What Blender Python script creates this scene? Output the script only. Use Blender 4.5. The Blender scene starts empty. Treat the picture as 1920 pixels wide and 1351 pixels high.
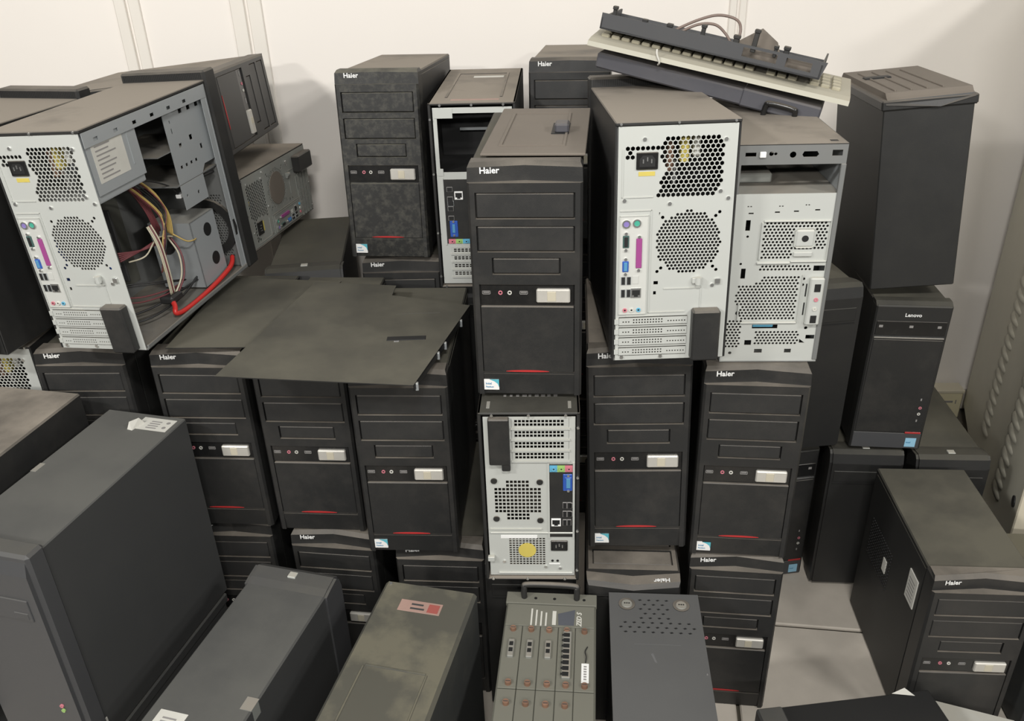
import bpy, math, random
from mathutils import Matrix, Vector, Euler
from mathutils.geometry import delaunay_2d_cdt

R = math.radians
random.seed(7)
scene = bpy.context.scene
col = scene.collection

# ------------------------------------------------------------------ camera
F_PX, PITCH, ROLL, CAM_H = 1600.0, 28.0, -1.93, 1.539
cam_data = bpy.data.cameras.new('camera')
cam_data.sensor_fit = 'HORIZONTAL'
cam_data.sensor_width = 36.0
cam_data.lens = F_PX / 1920.0 * 36.0
cam_data.clip_start = 0.05
cam = bpy.data.objects.new('camera', cam_data)
col.objects.link(cam)
_th, _ro = R(PITCH), R(ROLL)
_r0 = Vector((1, 0, 0)); _f = Vector((0, math.cos(_th), -math.sin(_th))); _u0 = _r0.cross(_f)
_r = math.cos(_ro) * _r0 + math.sin(_ro) * _u0
_u = -math.sin(_ro) * _r0 + math.cos(_ro) * _u0
cam.matrix_world = Matrix(((_r.x, _u.x, -_f.x, 0), (_r.y, _u.y, -_f.y, 0), (_r.z, _u.z, -_f.z, CAM_H), (0, 0, 0, 1)))
scene.camera = cam

def ray(px, py, z=None, y=None):
    d = _f + (px - 960) / F_PX * _r - (py - 675.5) / F_PX * _u
    k = (z - CAM_H) / d.z if z is not None else y / d.y
    return Vector((0, 0, CAM_H)) + k * d

# ------------------------------------------------------------------ world, lamps, exposure
world = bpy.data.worlds.new('world'); scene.world = world
world.use_nodes = True
bg = world.node_tree.nodes['Background']
bg.inputs[0].default_value = (1.0, 0.985, 0.955, 1)
bg.inputs[1].default_value = 0.10

def lamp(name, loc, target, sx, sy, power, color=(1, 0.98, 0.945)):
    d = bpy.data.lights.new(name, 'AREA')
    d.shape = 'RECTANGLE'; d.size = sx; d.size_y = sy; d.energy = power; d.color = color
    o = bpy.data.objects.new(name, d); col.objects.link(o)
    o.location = loc
    o.rotation_euler = (Vector(target) - Vector(loc)).to_track_quat('-Z', 'Y').to_euler()
    return o
for _x, _y, _p in ((-2.1, -0.3, 50), (0.1, -0.3, 36), (2.0, -0.3, 31), (-2.1, -2.7, 54), (0.1, -2.7, 44), (2.0, -2.7, 38)):
    lamp('ceiling_lamp', (_x, _y, 2.75), (0.3 * _x, 1.7, 0.9), 0.5, 0.12, _p)

vs = scene.view_settings
vs.view_transform = 'Standard'; vs.look = 'None'; vs.gamma = 1.0; vs.use_curve_mapping = False
vs.exposure = -0.12

# ------------------------------------------------------------------ materials
def mat(name, base, rough=0.5, metal=0.0, dust=None, dust_amt=0.8, dust_all=0.0, scale=6.0,
        bump=0.0, spec=0.5, alpha=None, emit=None, var=0.0, dust_edge=(0.35, 0.62)):
    """plain paint or plastic; dust settles on the faces that look up (and thinly elsewhere)"""
    m = bpy.data.materials.new(name); m.use_nodes = True
    nt = m.node_tree; N = nt.nodes; L = nt.links
    b = N['Principled BSDF']
    b.inputs['Roughness'].default_value = rough
    b.inputs['Metallic'].default_value = metal
    b.inputs['Specular IOR Level'].default_value = spec
    b.inputs['Base Color'].default_value = (*base, 1)
    tc = N.new('ShaderNodeTexCoord')
    oi = N.new('ShaderNodeObjectInfo')
    add = N.new('ShaderNodeVectorMath'); add.operation = 'ADD'
    mul = N.new('ShaderNodeVectorMath'); mul.operation = 'SCALE'
    cmb = N.new('ShaderNodeCombineXYZ')
    for i in range(3): L.new(oi.outputs['Random'], cmb.inputs[i])
    L.new(cmb.outputs[0], mul.inputs[0]); mul.inputs['Scale'].default_value = 37.0
    L.new(tc.outputs['Object'], add.inputs[0]); L.new(mul.outputs[0], add.inputs[1])
    no = N.new('ShaderNodeTexNoise'); no.inputs['Scale'].default_value = scale
    no.inputs['Detail'].default_value = 6; no.inputs['Roughness'].default_value = 0.62
    L.new(add.outputs[0], no.inputs['Vector'])
    colour = None
    if dust is not None:
        g = N.new('ShaderNodeNewGeometry'); sx = N.new('ShaderNodeSeparateXYZ'); L.new(g.outputs['Normal'], sx.inputs[0])
        up = N.new('ShaderNodeMapRange'); up.inputs[1].default_value = 0.45; up.inputs[2].default_value = 0.93
        L.new(sx.outputs[2], up.inputs[0])
        nr = N.new('ShaderNodeMapRange'); nr.inputs[1].default_value = dust_edge[0]; nr.inputs[2].default_value = dust_edge[1]
        nr.inputs[3].default_value = 0.45; nr.inputs[4].default_value = 1.0
        L.new(no.outputs[0], nr.inputs[0])
        mm = N.new('ShaderNodeMath'); mm.operation = 'MULTIPLY'; L.new(up.outputs[0], mm.inputs[0]); L.new(nr.outputs[0], mm.inputs[1])
        m2 = N.new('ShaderNodeMath'); m2.operation = 'MULTIPLY'; L.new(mm.outputs[0], m2.inputs[0]); m2.inputs[1].default_value = dust_amt
        fac = m2.outputs[0]
        if dust_all > 0:
            no2 = N.new('ShaderNodeTexNoise'); no2.inputs['Scale'].default_value = scale * 2.3; no2.inputs['Detail'].default_value = 9
            no2.inputs['Roughness'].default_value = 0.7
            L.new(add.outputs[0], no2.inputs['Vector'])
            r2 = N.new('ShaderNodeMapRange'); r2.inputs[1].default_value = 0.46; r2.inputs[2].default_value = 0.72
            r2.inputs[3].default_value = 0; r2.inputs[4].default_value = dust_all
            L.new(no2.outputs[0], r2.inputs[0])
            mx = N.new('ShaderNodeMath'); mx.operation = 'MAXIMUM'; L.new(fac, mx.inputs[0]); L.new(r2.outputs[0], mx.inputs[1])
            fac = mx.outputs[0]
        mix = N.new('ShaderNodeMix'); mix.data_type = 'RGBA'
        mix.inputs[6].default_value = (*base, 1); mix.inputs[7].default_value = (*dust, 1)
        L.new(fac, mix.inputs[0]); colour = mix.outputs[2]
        rr = N.new('ShaderNodeMapRange'); rr.inputs[3].default_value = rough; rr.inputs[4].default_value = 0.95
        L.new(fac, rr.inputs[0]); L.new(rr.outputs[0], b.inputs['Roughness'])
    elif var > 0:
        mix = N.new('ShaderNodeMix'); mix.data_type = 'RGBA'
        mix.inputs[6].default_value = (*[c * (1 - var) for c in base], 1)
        mix.inputs[7].default_value = (*[min(1, c * (1 + var)) for c in base], 1)
        nr = N.new('ShaderNodeMapRange'); nr.inputs[1].default_value = 0.3; nr.inputs[2].default_value = 0.7
        L.new(no.outputs[0], nr.inputs[0]); L.new(nr.outputs[0], mix.inputs[0]); colour = mix.outputs[2]
    if colour is not None: L.new(colour, b.inputs['Base Color'])
    if bump > 0:
        n3 = N.new('ShaderNodeTexNoise'); n3.inputs['Scale'].default_value = 900; n3.inputs['Detail'].default_value = 2
        L.new(tc.outputs['Object'], n3.inputs['Vector'])
        bp = N.new('ShaderNodeBump'); bp.inputs['Strength'].default_value = bump; bp.inputs['Distance'].default_value = 0.0006
        L.new(n3.outputs[0], bp.inputs['Height']); L.new(bp.outputs[0], b.inputs['Normal'])
    if emit: 
        b.inputs['Emission Color'].default_value = (*emit, 1); b.inputs['Emission Strength'].default_value = 1
    return m

DUST = (0.285, 0.25, 0.205)
DUSTG = (0.105, 0.098, 0.074)
M = {
 'plastic': mat('black_plastic', (0.021, 0.021, 0.0205), 0.42, dust=DUST, dust_amt=0.62, dust_all=0.05, bump=0.25),
 'plastic_soft': mat('black_plastic_cover', (0.024, 0.024, 0.0235), 0.45, dust=DUST, dust_amt=0.6, dust_all=0.04, bump=0.25),
 'plastic_dusty': mat('black_plastic_chalky', (0.022, 0.022, 0.021), 0.5, dust=(0.17, 0.16, 0.125), dust_amt=0.8, dust_all=0.30, scale=30, bump=0.25),
 'gloss': mat('black_gloss', (0.012, 0.012, 0.012), 0.22, dust=DUST, dust_amt=0.5, dust_all=0.04),
 'groove': mat('black_recess', (0.010, 0.010, 0.010), 0.6),
 'paint': mat('black_painted_steel', (0.019, 0.019, 0.0185), 0.5, dust=DUST, dust_amt=0.92, dust_all=0.04, scale=4, bump=0.15, dust_edge=(0.3, 0.5)),
 'paint_low': mat('black_painted_steel_smeared', (0.019, 0.019, 0.018), 0.5, dust=DUSTG, dust_amt=0.95, dust_all=0.05, scale=5, bump=0.15),
 'paint_clean': mat('black_painted_steel_clean', (0.016, 0.016, 0.0155), 0.5, dust=DUSTG, dust_amt=0.5, dust_all=0.04, scale=5, bump=0.15),
 'grey_paint': mat('dark_grey_painted_steel', (0.052, 0.053, 0.053), 0.5, dust=(0.12, 0.118, 0.105), dust_amt=0.7, dust_all=0.05, scale=3.5, bump=0.15),
 'ups_paint': mat('mid_grey_painted_steel', (0.080, 0.080, 0.080), 0.45, dust=(0.12, 0.12, 0.115), dust_amt=0.4, dust_all=0.03, scale=3, bump=0.1),
 'ups_scratch': mat('scuffed_grey_paint', (0.13, 0.13, 0.13), 0.6),
 'black_bare': mat('black_bare_plastic', (0.012, 0.012, 0.012), 0.5, bump=0.15),
 'plastic_low': mat('black_plastic_smeared', (0.019, 0.019, 0.0185), 0.45, dust=DUSTG, dust_amt=0.6, dust_all=0.04, bump=0.25),
 'grey_plastic': mat('dark_grey_plastic', (0.060, 0.061, 0.064), 0.5, dust=DUSTG, dust_amt=0.5, dust_all=0.05, bump=0.2),
 'blue_grey': mat('blue_grey_plastic', (0.062, 0.062, 0.072), 0.5, dust=DUST, dust_amt=0.4, dust_all=0.06, bump=0.2),
 'old_case': mat('dirty_grey_steel', (0.035, 0.037, 0.036), 0.6, dust=(0.135, 0.125, 0.09), dust_amt=1.0, dust_all=0.12, scale=7, dust_edge=(0.42, 0.56)),
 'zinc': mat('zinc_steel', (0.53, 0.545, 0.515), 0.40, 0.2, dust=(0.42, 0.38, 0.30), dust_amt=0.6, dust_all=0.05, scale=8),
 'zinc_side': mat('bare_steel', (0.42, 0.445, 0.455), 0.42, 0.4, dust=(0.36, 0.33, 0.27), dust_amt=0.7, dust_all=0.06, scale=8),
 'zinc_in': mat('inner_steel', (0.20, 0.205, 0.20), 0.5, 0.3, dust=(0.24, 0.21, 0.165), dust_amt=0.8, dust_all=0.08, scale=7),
 'zinc_dusty': mat('dusty_steel', (0.26, 0.27, 0.25), 0.5, 0.2, dust=DUST, dust_amt=0.8, dust_all=0.35, scale=8),
 'io': mat('port_plate', (0.58, 0.585, 0.55), 0.4, 0.15, var=0.05),
 'chrome': mat('bright_metal', (0.75, 0.75, 0.73), 0.25, 0.9),
 'silver_btn': mat('silver_plastic', (0.56, 0.54, 0.49), 0.35, 0.3, var=0.12),
 'lens': mat('beige_plastic', (0.50, 0.46, 0.36), 0.4),
 'white': mat('white_print', (0.78, 0.78, 0.76), 0.5),
 'label': mat('paper_label', (0.55, 0.54, 0.49), 0.7, var=0.12),
 'ink': mat('dark_print', (0.05, 0.05, 0.05), 0.7),
 'ink_grey': mat('grey_print', (0.25, 0.24, 0.23), 0.7),
 'teal': mat('teal_print', (0.10, 0.42, 0.50), 0.4),
 'blue_ink': mat('blue_print', (0.08, 0.25, 0.42), 0.5),
 'sky': mat('pale_blue_sticker', (0.30, 0.55, 0.72), 0.4),
 'red': mat('red_plastic', (0.42, 0.03, 0.03), 0.4),
 'cable_red': mat('red_cable', (0.55, 0.03, 0.025), 0.4),
 'cable_yellow': mat('yellow_cable', (0.50, 0.36, 0.12), 0.5),
 'cable_white': mat('cream_cable', (0.52, 0.48, 0.36), 0.5),
 'cable_maroon': mat('maroon_cable', (0.16, 0.045, 0.05), 0.5),
 'cable_black': mat('black_cable', (0.02, 0.02, 0.02), 0.5),
 'cable_brown': mat('brown_cable', (0.17, 0.125, 0.105), 0.5),
 'orange': mat('orange_plastic', (0.55, 0.13, 0.03), 0.4),
 'pink': mat('pink_plastic', (0.55, 0.18, 0.22), 0.4),
 'lime': mat('lime_plastic', (0.30, 0.48, 0.15), 0.4),
 'cyan': mat('cyan_plastic', (0.12, 0.38, 0.55), 0.4),
 'blue': mat('blue_plastic', (0.03, 0.09, 0.38), 0.4),
 'purple': mat('purple_plastic', (0.22, 0.17, 0.42), 0.4),
 'green': mat('green_plastic', (0.06, 0.35, 0.25), 0.4),
 'magenta': mat('magenta_plastic', (0.30, 0.06, 0.22), 0.4),
 'dgreen': mat('dark_green_plastic', (0.05, 0.10, 0.09), 0.4),
 'board': mat('circuit_board', (0.10, 0.10, 0.085), 0.5, var=0.3),
 'yellow': mat('yellow_label', (0.55, 0.45, 0.10), 0.5, var=0.15),
 'copper': mat('copper_screw', (0.36, 0.21, 0.145), 0.4, 0.6, var=0.25),
 'beige_kb': mat('beige_keyboard', (0.40, 0.385, 0.315), 0.55, dust=(0.38, 0.34, 0.26), dust_amt=0.5, dust_all=0.1),
 'beige_key': mat('beige_key', (0.38, 0.35, 0.26), 0.55, var=0.1),
 'cab': mat('cabinet_paint', (0.56, 0.54, 0.45), 0.5, var=0.04),
 'cab_front': mat('cabinet_front_paint', (0.60, 0.55, 0.43), 0.5, var=0.04),
 'beige_box': mat('cream_plastic', (0.68, 0.62, 0.42), 0.5, var=0.06),
 'dust_brown': mat('brown_dust_lid', (0.15, 0.128, 0.105), 0.8, dust=(0.20, 0.175, 0.145), dust_amt=0.6),
 'redlabel': mat('red_white_label', (0.36, 0.235, 0.195), 0.6, var=0.25),
 'redink': mat('red_print', (0.33, 0.09, 0.075), 0.6),
 'rack': mat('rack_grey_paint', (0.135, 0.135, 0.11), 0.6, dust=(0.16, 0.155, 0.125), dust_amt=0.7, dust_all=0.15, scale=5),
 'rack_mark': mat('rack_blue_print', (0.08, 0.085, 0.10), 0.6),
 'wall': mat('wall_paint', (0.80, 0.755, 0.70), 0.75, var=0.012, scale=2),
 'trim': mat('wall_joint_strip', (0.74, 0.70, 0.635), 0.55, var=0.02),
 'tile': mat('floor_tile', (0.56, 0.51, 0.44), 0.7, var=0.12, scale=5),
 'grout': mat('floor_joint', (0.09, 0.08, 0.06), 0.9, var=0.2),
}

# ------------------------------------------------------------------ mesh builder
class MB:
    def __init__(s, xf=None): s.v = []; s.f = []; s.xf = xf
    def add(s, vs_, fs):
        o = len(s.v)
        for p in vs_:
            p = Vector(p)
            s.v.append(tuple(s.xf @ p) if s.xf is not None else tuple(p))
        s.f += [tuple(i + o for i in f) for f in fs]; return s
    def box(s, x0, x1, y0, y1, z0, z1):
        return s.add([(x0,y0,z0),(x1,y0,z0),(x1,y1,z0),(x0,y1,z0),(x0,y0,z1),(x1,y0,z1),(x1,y1,z1),(x0,y1,z1)],
                     [(0,3,2,1),(4,5,6,7),(0,1,5,4),(1,2,6,5),(2,3,7,6),(3,0,4,7)])
    def cbox(s, x0, x1, y0, y1, z0, z1, c=0.002):
        X=(x0,x1); Y=(y0,y1); Z=(z0,z1); vs_=[]; idx={}
        for i in (0,1):
            for j in (0,1):
                for k in (0,1):
                    sx=1 if i==0 else -1; sy=1 if j==0 else -1; sz=1 if k==0 else -1
                    for a,(dx,dy,dz) in enumerate(((0,c,c),(c,0,c),(c,c,0))):
                        idx[i,j,k,a]=len(vs_); vs_.append((X[i]+sx*dx,Y[j]+sy*dy,Z[k]+sz*dz))
        fs=[]
        for i in (0,1): fs.append([idx[i,j,k,0] for j,k in ((0,0),(1,0),(1,1),(0,1))][::(1 if i else -1)])
        for j in (0,1): fs.append([idx[i,j,k,1] for i,k in ((0,0),(1,0),(1,1),(0,1))][::(-1 if j else 1)])
        for k in (0,1): fs.append([idx[i,j,k,2] for i,j in ((0,0),(1,0),(1,1),(0,1))][::(1 if k else -1)])
        for i in (0,1):
            for j in (0,1):
                f=[idx[i,j,0,0],idx[i,j,0,1],idx[i,j,1,1],idx[i,j,1,0]]; fs.append(f if i!=j else f[::-1])
        for i in (0,1):
            for k in (0,1):
                f=[idx[i,0,k,0],idx[i,0,k,2],idx[i,1,k,2],idx[i,1,k,0]]; fs.append(f[::-1] if i!=k else f)
        for j in (0,1):
            for k in (0,1):
                f=[idx[0,j,k,1],idx[0,j,k,2],idx[1,j,k,2],idx[1,j,k,1]]; fs.append(f if j!=k else f[::-1])
        for i in (0,1):
            for j in (0,1):
                for k in (0,1):
                    f=[idx[i,j,k,0],idx[i,j,k,1],idx[i,j,k,2]]; fs.append(f if (i+j+k)%2 else f[::-1])
        return s.add(vs_, fs)
    def prism(s, poly, a0, a1, axis='y'):
        """poly in (x,z) for axis y, (x,y) for axis z, (y,z) for axis x"""
        n=len(poly)
        def P(p,a): return (p[0],a,p[1]) if axis=='y' else ((p[0],p[1],a) if axis=='z' else (a,p[0],p[1]))
        vs_=[P(p,a0) for p in poly]+[P(p,a1) for p in poly]
        fs=[tuple(range(n)),tuple(range(2*n-1,n-1,-1))]+[(i,(i+1)%n+0,(i+1)%n+n,i+n) for i in range(n)]
        return s.add(vs_,fs)
    def cyl(s, p0, p1, r, n=12, r1=None):
        p0=Vector(p0); p1=Vector(p1); d=(p1-p0).normalized(); r1=r if r1 is None else r1
        a=d.orthogonal().normalized(); b=d.cross(a)
        vs_=[p0+r*(math.cos(t)*a+math.sin(t)*b) for t in [2*math.pi*i/n for i in range(n)]]
        vs_+=[p1+r1*(math.cos(t)*a+math.sin(t)*b) for t in [2*math.pi*i/n for i in range(n)]]
        return s.add(vs_,[tuple(range(n-1,-1,-1)),tuple(range(n,2*n))]+[(i,(i+1)%n,(i+1)%n+n,i+n) for i in range(n)])
    def ring(s, c, axis, r0, r1, t, n=14):
        """flat washer, axis 'y' or 'z'"""
        def P(rr,a,h):
            return (c[0]+rr*math.cos(a),c[1]+h,c[2]+rr*math.sin(a)) if axis=='y' else (c[0]+rr*math.cos(a),c[1]+rr*math.sin(a),c[2]+h)
        vs_=[];fs=[]
        for i in range(n):
            a=2*math.pi*i/n
            vs_+=[P(r0,a,0),P(r1,a,0),P(r0,a,t),P(r1,a,t)]
        for i in range(n):
            A=4*i;B=4*((i+1)%n)
            fs+=[(A,A+1,B+1,B),(A+2,B+2,B+3,A+3),(A+1,A+3,B+3,B+1),(A,B,B+2,A+2)]
        return s.add(vs_,fs)
    def tube(s, pts, r, n=6):
        pts=[Vector(p) for p in pts]
        # catmull-rom
        P=[]
        for i in range(len(pts)-1):
            p0=pts[max(i-1,0)];p1=pts[i];p2=pts[i+1];p3=pts[min(i+2,len(pts)-1)]
            for k in range(6):
                t=k/6
                P.append(0.5*((2*p1)+(p2-p0)*t+(2*p0-5*p1+4*p2-p3)*t*t+(3*p1-p0-3*p2+p3)*t**3))
        P.append(pts[-1])
        vs_=[];fs=[];a=None
        for i,p in enumerate(P):
            d=(P[min(i+1,len(P)-1)]-P[max(i-1,0)]).normalized()
            a=(d.orthogonal() if a is None else (a-d*a.dot(d))).normalized(); b=d.cross(a)
            vs_+=[p+r*(math.cos(2*math.pi*k/n)*a+math.sin(2*math.pi*k/n)*b) for k in range(n)]
        for i in range(len(P)-1):
            for k in range(n): fs.append((i*n+k,i*n+(k+1)%n,(i+1)*n+(k+1)%n,(i+1)*n+k))
        fs+=[tuple(range(n-1,-1,-1)),tuple(range((len(P)-1)*n,len(P)*n))]
        return s.add(vs_,fs)
    def plate(s, outer, holes, y=0.0, t=0.0012):
        """sheet in the x-z plane with real holes punched through (all holes convex)"""
        pts=[Vector(p) for p in outer]; owner=[-1]*len(outer); edges=[(i,(i+1)%len(outer)) for i in range(len(outer))]
        loops=[list(range(len(outer)))]
        for h,hp in enumerate(holes):
            o=len(pts); pts+=[Vector(p) for p in hp]; owner+=[h]*len(hp)
            edges+=[(o+i,o+(i+1)%len(hp)) for i in range(len(hp))]; loops.append(list(range(o,o+len(hp))))
        vo,eo,fo,ov,oe,of=delaunay_2d_cdt(pts,edges,[],1,1e-7)
        own=[owner[o[0]] if o else -1 for o in ov]
        n=len(vo); fs=[]
        for f in fo:
            k={own[i] for i in f}
            if len(k)==1 and -1 not in k: continue
            fs.append(tuple(f)[::-1]); fs.append(tuple(i+n for i in f))
        vmap={}
        for i,o in enumerate(ov):
            for q in o: vmap[q]=i
        for lp in loops:
            for i in range(len(lp)):
                a=vmap[lp[i]];b=vmap[lp[(i+1)%len(lp)]]; fs.append((a,b,b+n,a+n))
        return s.add([(p[0],y,p[1]) for p in vo]+[(p[0],y+t,p[1]) for p in vo],fs)
    def mesh(s, name, m, smooth=False):
        me=bpy.data.meshes.new(name); me.from_pydata(s.v,[],s.f); me.update()
        me.materials.append(M[m] if isinstance(m,str) else m)
        if smooth: me.polygons.foreach_set('use_smooth',[True]*len(me.polygons))
        return me
    def build(s, name, m, parent=None, smooth=False):
        return link(name, s.mesh(name,m,smooth), parent)

def link(name, me, parent=None, loc=None, rot=None, label=None):
    o=bpy.data.objects.new(name,me); col.objects.link(o)
    if parent is not None: o.parent=parent
    if loc is not None: o.location=loc
    if rot is not None: o.rotation_euler=rot
    if label: o['label']=label
    return o

def rect(x0,x1,z0,z1): return [(x0,z0),(x1,z0),(x1,z1),(x0,z1)]
def ngon(cx,cz,r,n=6,a0=math.pi/6,sx=1.0): return [(cx+sx*r*math.cos(a0+2*math.pi*i/n),cz+r*math.sin(a0+2*math.pi*i/n)) for i in range(n)]
def inside(poly,x,z):
    c=False;n=len(poly)
    for i in range(n):
        (x1,z1),(x2,z2)=poly[i],poly[(i+1)%n]
        if (z1>z)!=(z2>z) and x<(x2-x1)*(z-z1)/(z2-z1)+x1: c=not c
    return c
def hexgrid(poly,pitch,r,n=6,a0=math.pi/6,sq=False):
    xs=[p[0] for p in poly];zs=[p[1] for p in poly];o=[]
    dz=pitch if sq else pitch*0.866; j=0;z=min(zs)+pitch/2
    while z<max(zs):
        x=min(xs)+pitch/2+(0 if sq or j%2==0 else pitch/2)
        while x<max(xs):
            if inside(poly,x,z): o.append(ngon(x,z,r,n,a0))
            x+=pitch
        z+=dz;j+=1
    return o
def circle(cx,cz,r,n=24): return ngon(cx,cz,r,n,0)

def thing(name,label,cat,pose=(0,0,0,0,0,0),group=None):
    o=bpy.data.objects.new(name,None); o.empty_display_size=0.05; col.objects.link(o)
    set_pose(o,pose); o['label']=label; o['category']=cat
    if group: o['group']=group
    return o
def set_pose(o,p):
    p=tuple(p)+(0,)*(6-len(p))
    o.rotation_mode='YXZ'; o.location=p[:3]; o.rotation_euler=(R(p[4]),R(p[5]),R(p[3]))
def tag(o,label,cat,group=None):
    o['label']=label;o['category']=cat
    if group:o['group']=group
    return o
def struct(o): o['kind']='structure'; return o
def pose_m(p):
    p=tuple(p)+(0,)*(6-len(p))
    return Matrix.Translation(p[:3])@Matrix.Rotation(R(p[3]),4,'Z')@Matrix.Rotation(R(p[4]),4,'X')@Matrix.Rotation(R(p[5]),4,'Y')
def copy_thing(src,label,pose=None,mw=None,group=None,skip=()):
    """a copy of a thing with copies of its parts and sub-parts (sharing meshes)"""
    r=src.copy(); col.objects.link(r); r['label']=label
    if pose is not None: set_pose(r,pose)
    if mw is not None: place(r,mw)
    if group: r['group']=group
    for ch in src.children:
        if ch.name.split('.')[0] in skip: continue
        c=ch.copy(); col.objects.link(c); c.parent=r
        for g in ch.children:
            d=g.copy(); col.objects.link(d); d.parent=c
    return r
def place(o,m):
    o.rotation_mode='QUATERNION'; o.location=m.to_translation(); o.rotation_quaternion=m.to_quaternion()

def text_mesh(name,txt,h,m,ext=0.0003,bold=0.0,italic=0.0,sx=1.0):
    cu=bpy.data.curves.new(name,'FONT'); cu.body=txt; cu.size=h; cu.extrude=ext; cu.offset=bold; cu.shear=italic
    cu.resolution_u=3
    o=bpy.data.objects.new(name,cu); col.objects.link(o)
    dg=bpy.context.evaluated_depsgraph_get(); dg.update()
    me=bpy.data.meshes.new_from_object(o.evaluated_get(dg)); bpy.data.objects.remove(o); bpy.data.curves.remove(cu)
    xs=[v.co.x for v in me.vertices]; x0=min(xs); w=max(xs)-x0
    for v in me.vertices: v.co.x=(v.co.x-x0)*sx
    me.materials.clear(); me.materials.append(M[m]); me.name=name
    return me,w*sx
UP90=(math.pi/2,0,0)

# ------------------------------------------------------------------ the room
WALL_Y=2.45
mb=MB().box(-3.2,3.2,WALL_Y,WALL_Y+0.1,0,3.1); struct(mb.build('wall_back','wall'))
for k,(px,py,wd) in enumerate(((250,60,0.066),(467,45,0.082),(1383,20,0.046))):
    p=ray(px,py,y=WALL_Y)
    t=MB()
    t.cbox(p.x-wd/2,p.x-0.004,WALL_Y-0.008,WALL_Y+0.001,0,3.0,0.002)
    t.cbox(p.x+0.004,p.x+wd/2,WALL_Y-0.006,WALL_Y+0.001,0,3.0,0.002)
    struct(t.build('trim_%d'%(k+1),'trim'))
fl=struct(MB().box(-3.2,3.2,-1.2,WALL_Y+0.1,-0.06,-0.010).build('floor','grout'))
tile_me=MB().cbox(-0.296,0.296,-0.296,0.296,-0.011,0.0,0.003).mesh('tile','tile')
ang=R(-9); J=Vector((0.70,1.488,0)); ex=Vector((math.cos(ang),math.sin(ang),0)); ey=Vector((-math.sin(ang),math.cos(ang),0))
for i in range(-4,3):
    for j in range(-3,2):
        c=J+ex*(0.6*i+0.10)+ey*(0.6*j+0.3)
        if c.y>2.1 or c.y<0.2: continue
        link('tile',tile_me,fl,loc=c,rot=(0,0,ang))
struct(MB().cbox(-3.2,3.2,WALL_Y-0.012,WALL_Y,0,0.08,0.003).build('baseboard_back','trim'))

# ------------------------------------------------------------------ logo and print
LOGO,LOGO_W=text_mesh('brand_lettering','Haier',0.0138,'white',0.0003,0.00028,sx=1.0)
INTEL,INTEL_W=text_mesh('sticker_lettering','intel',0.0060,'blue_ink',0.0001,0.0001)
PENT,PENT_W=text_mesh('sticker_lettering_small','Pentium',0.0042,'blue_ink',0.0001,0.0001)

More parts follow.
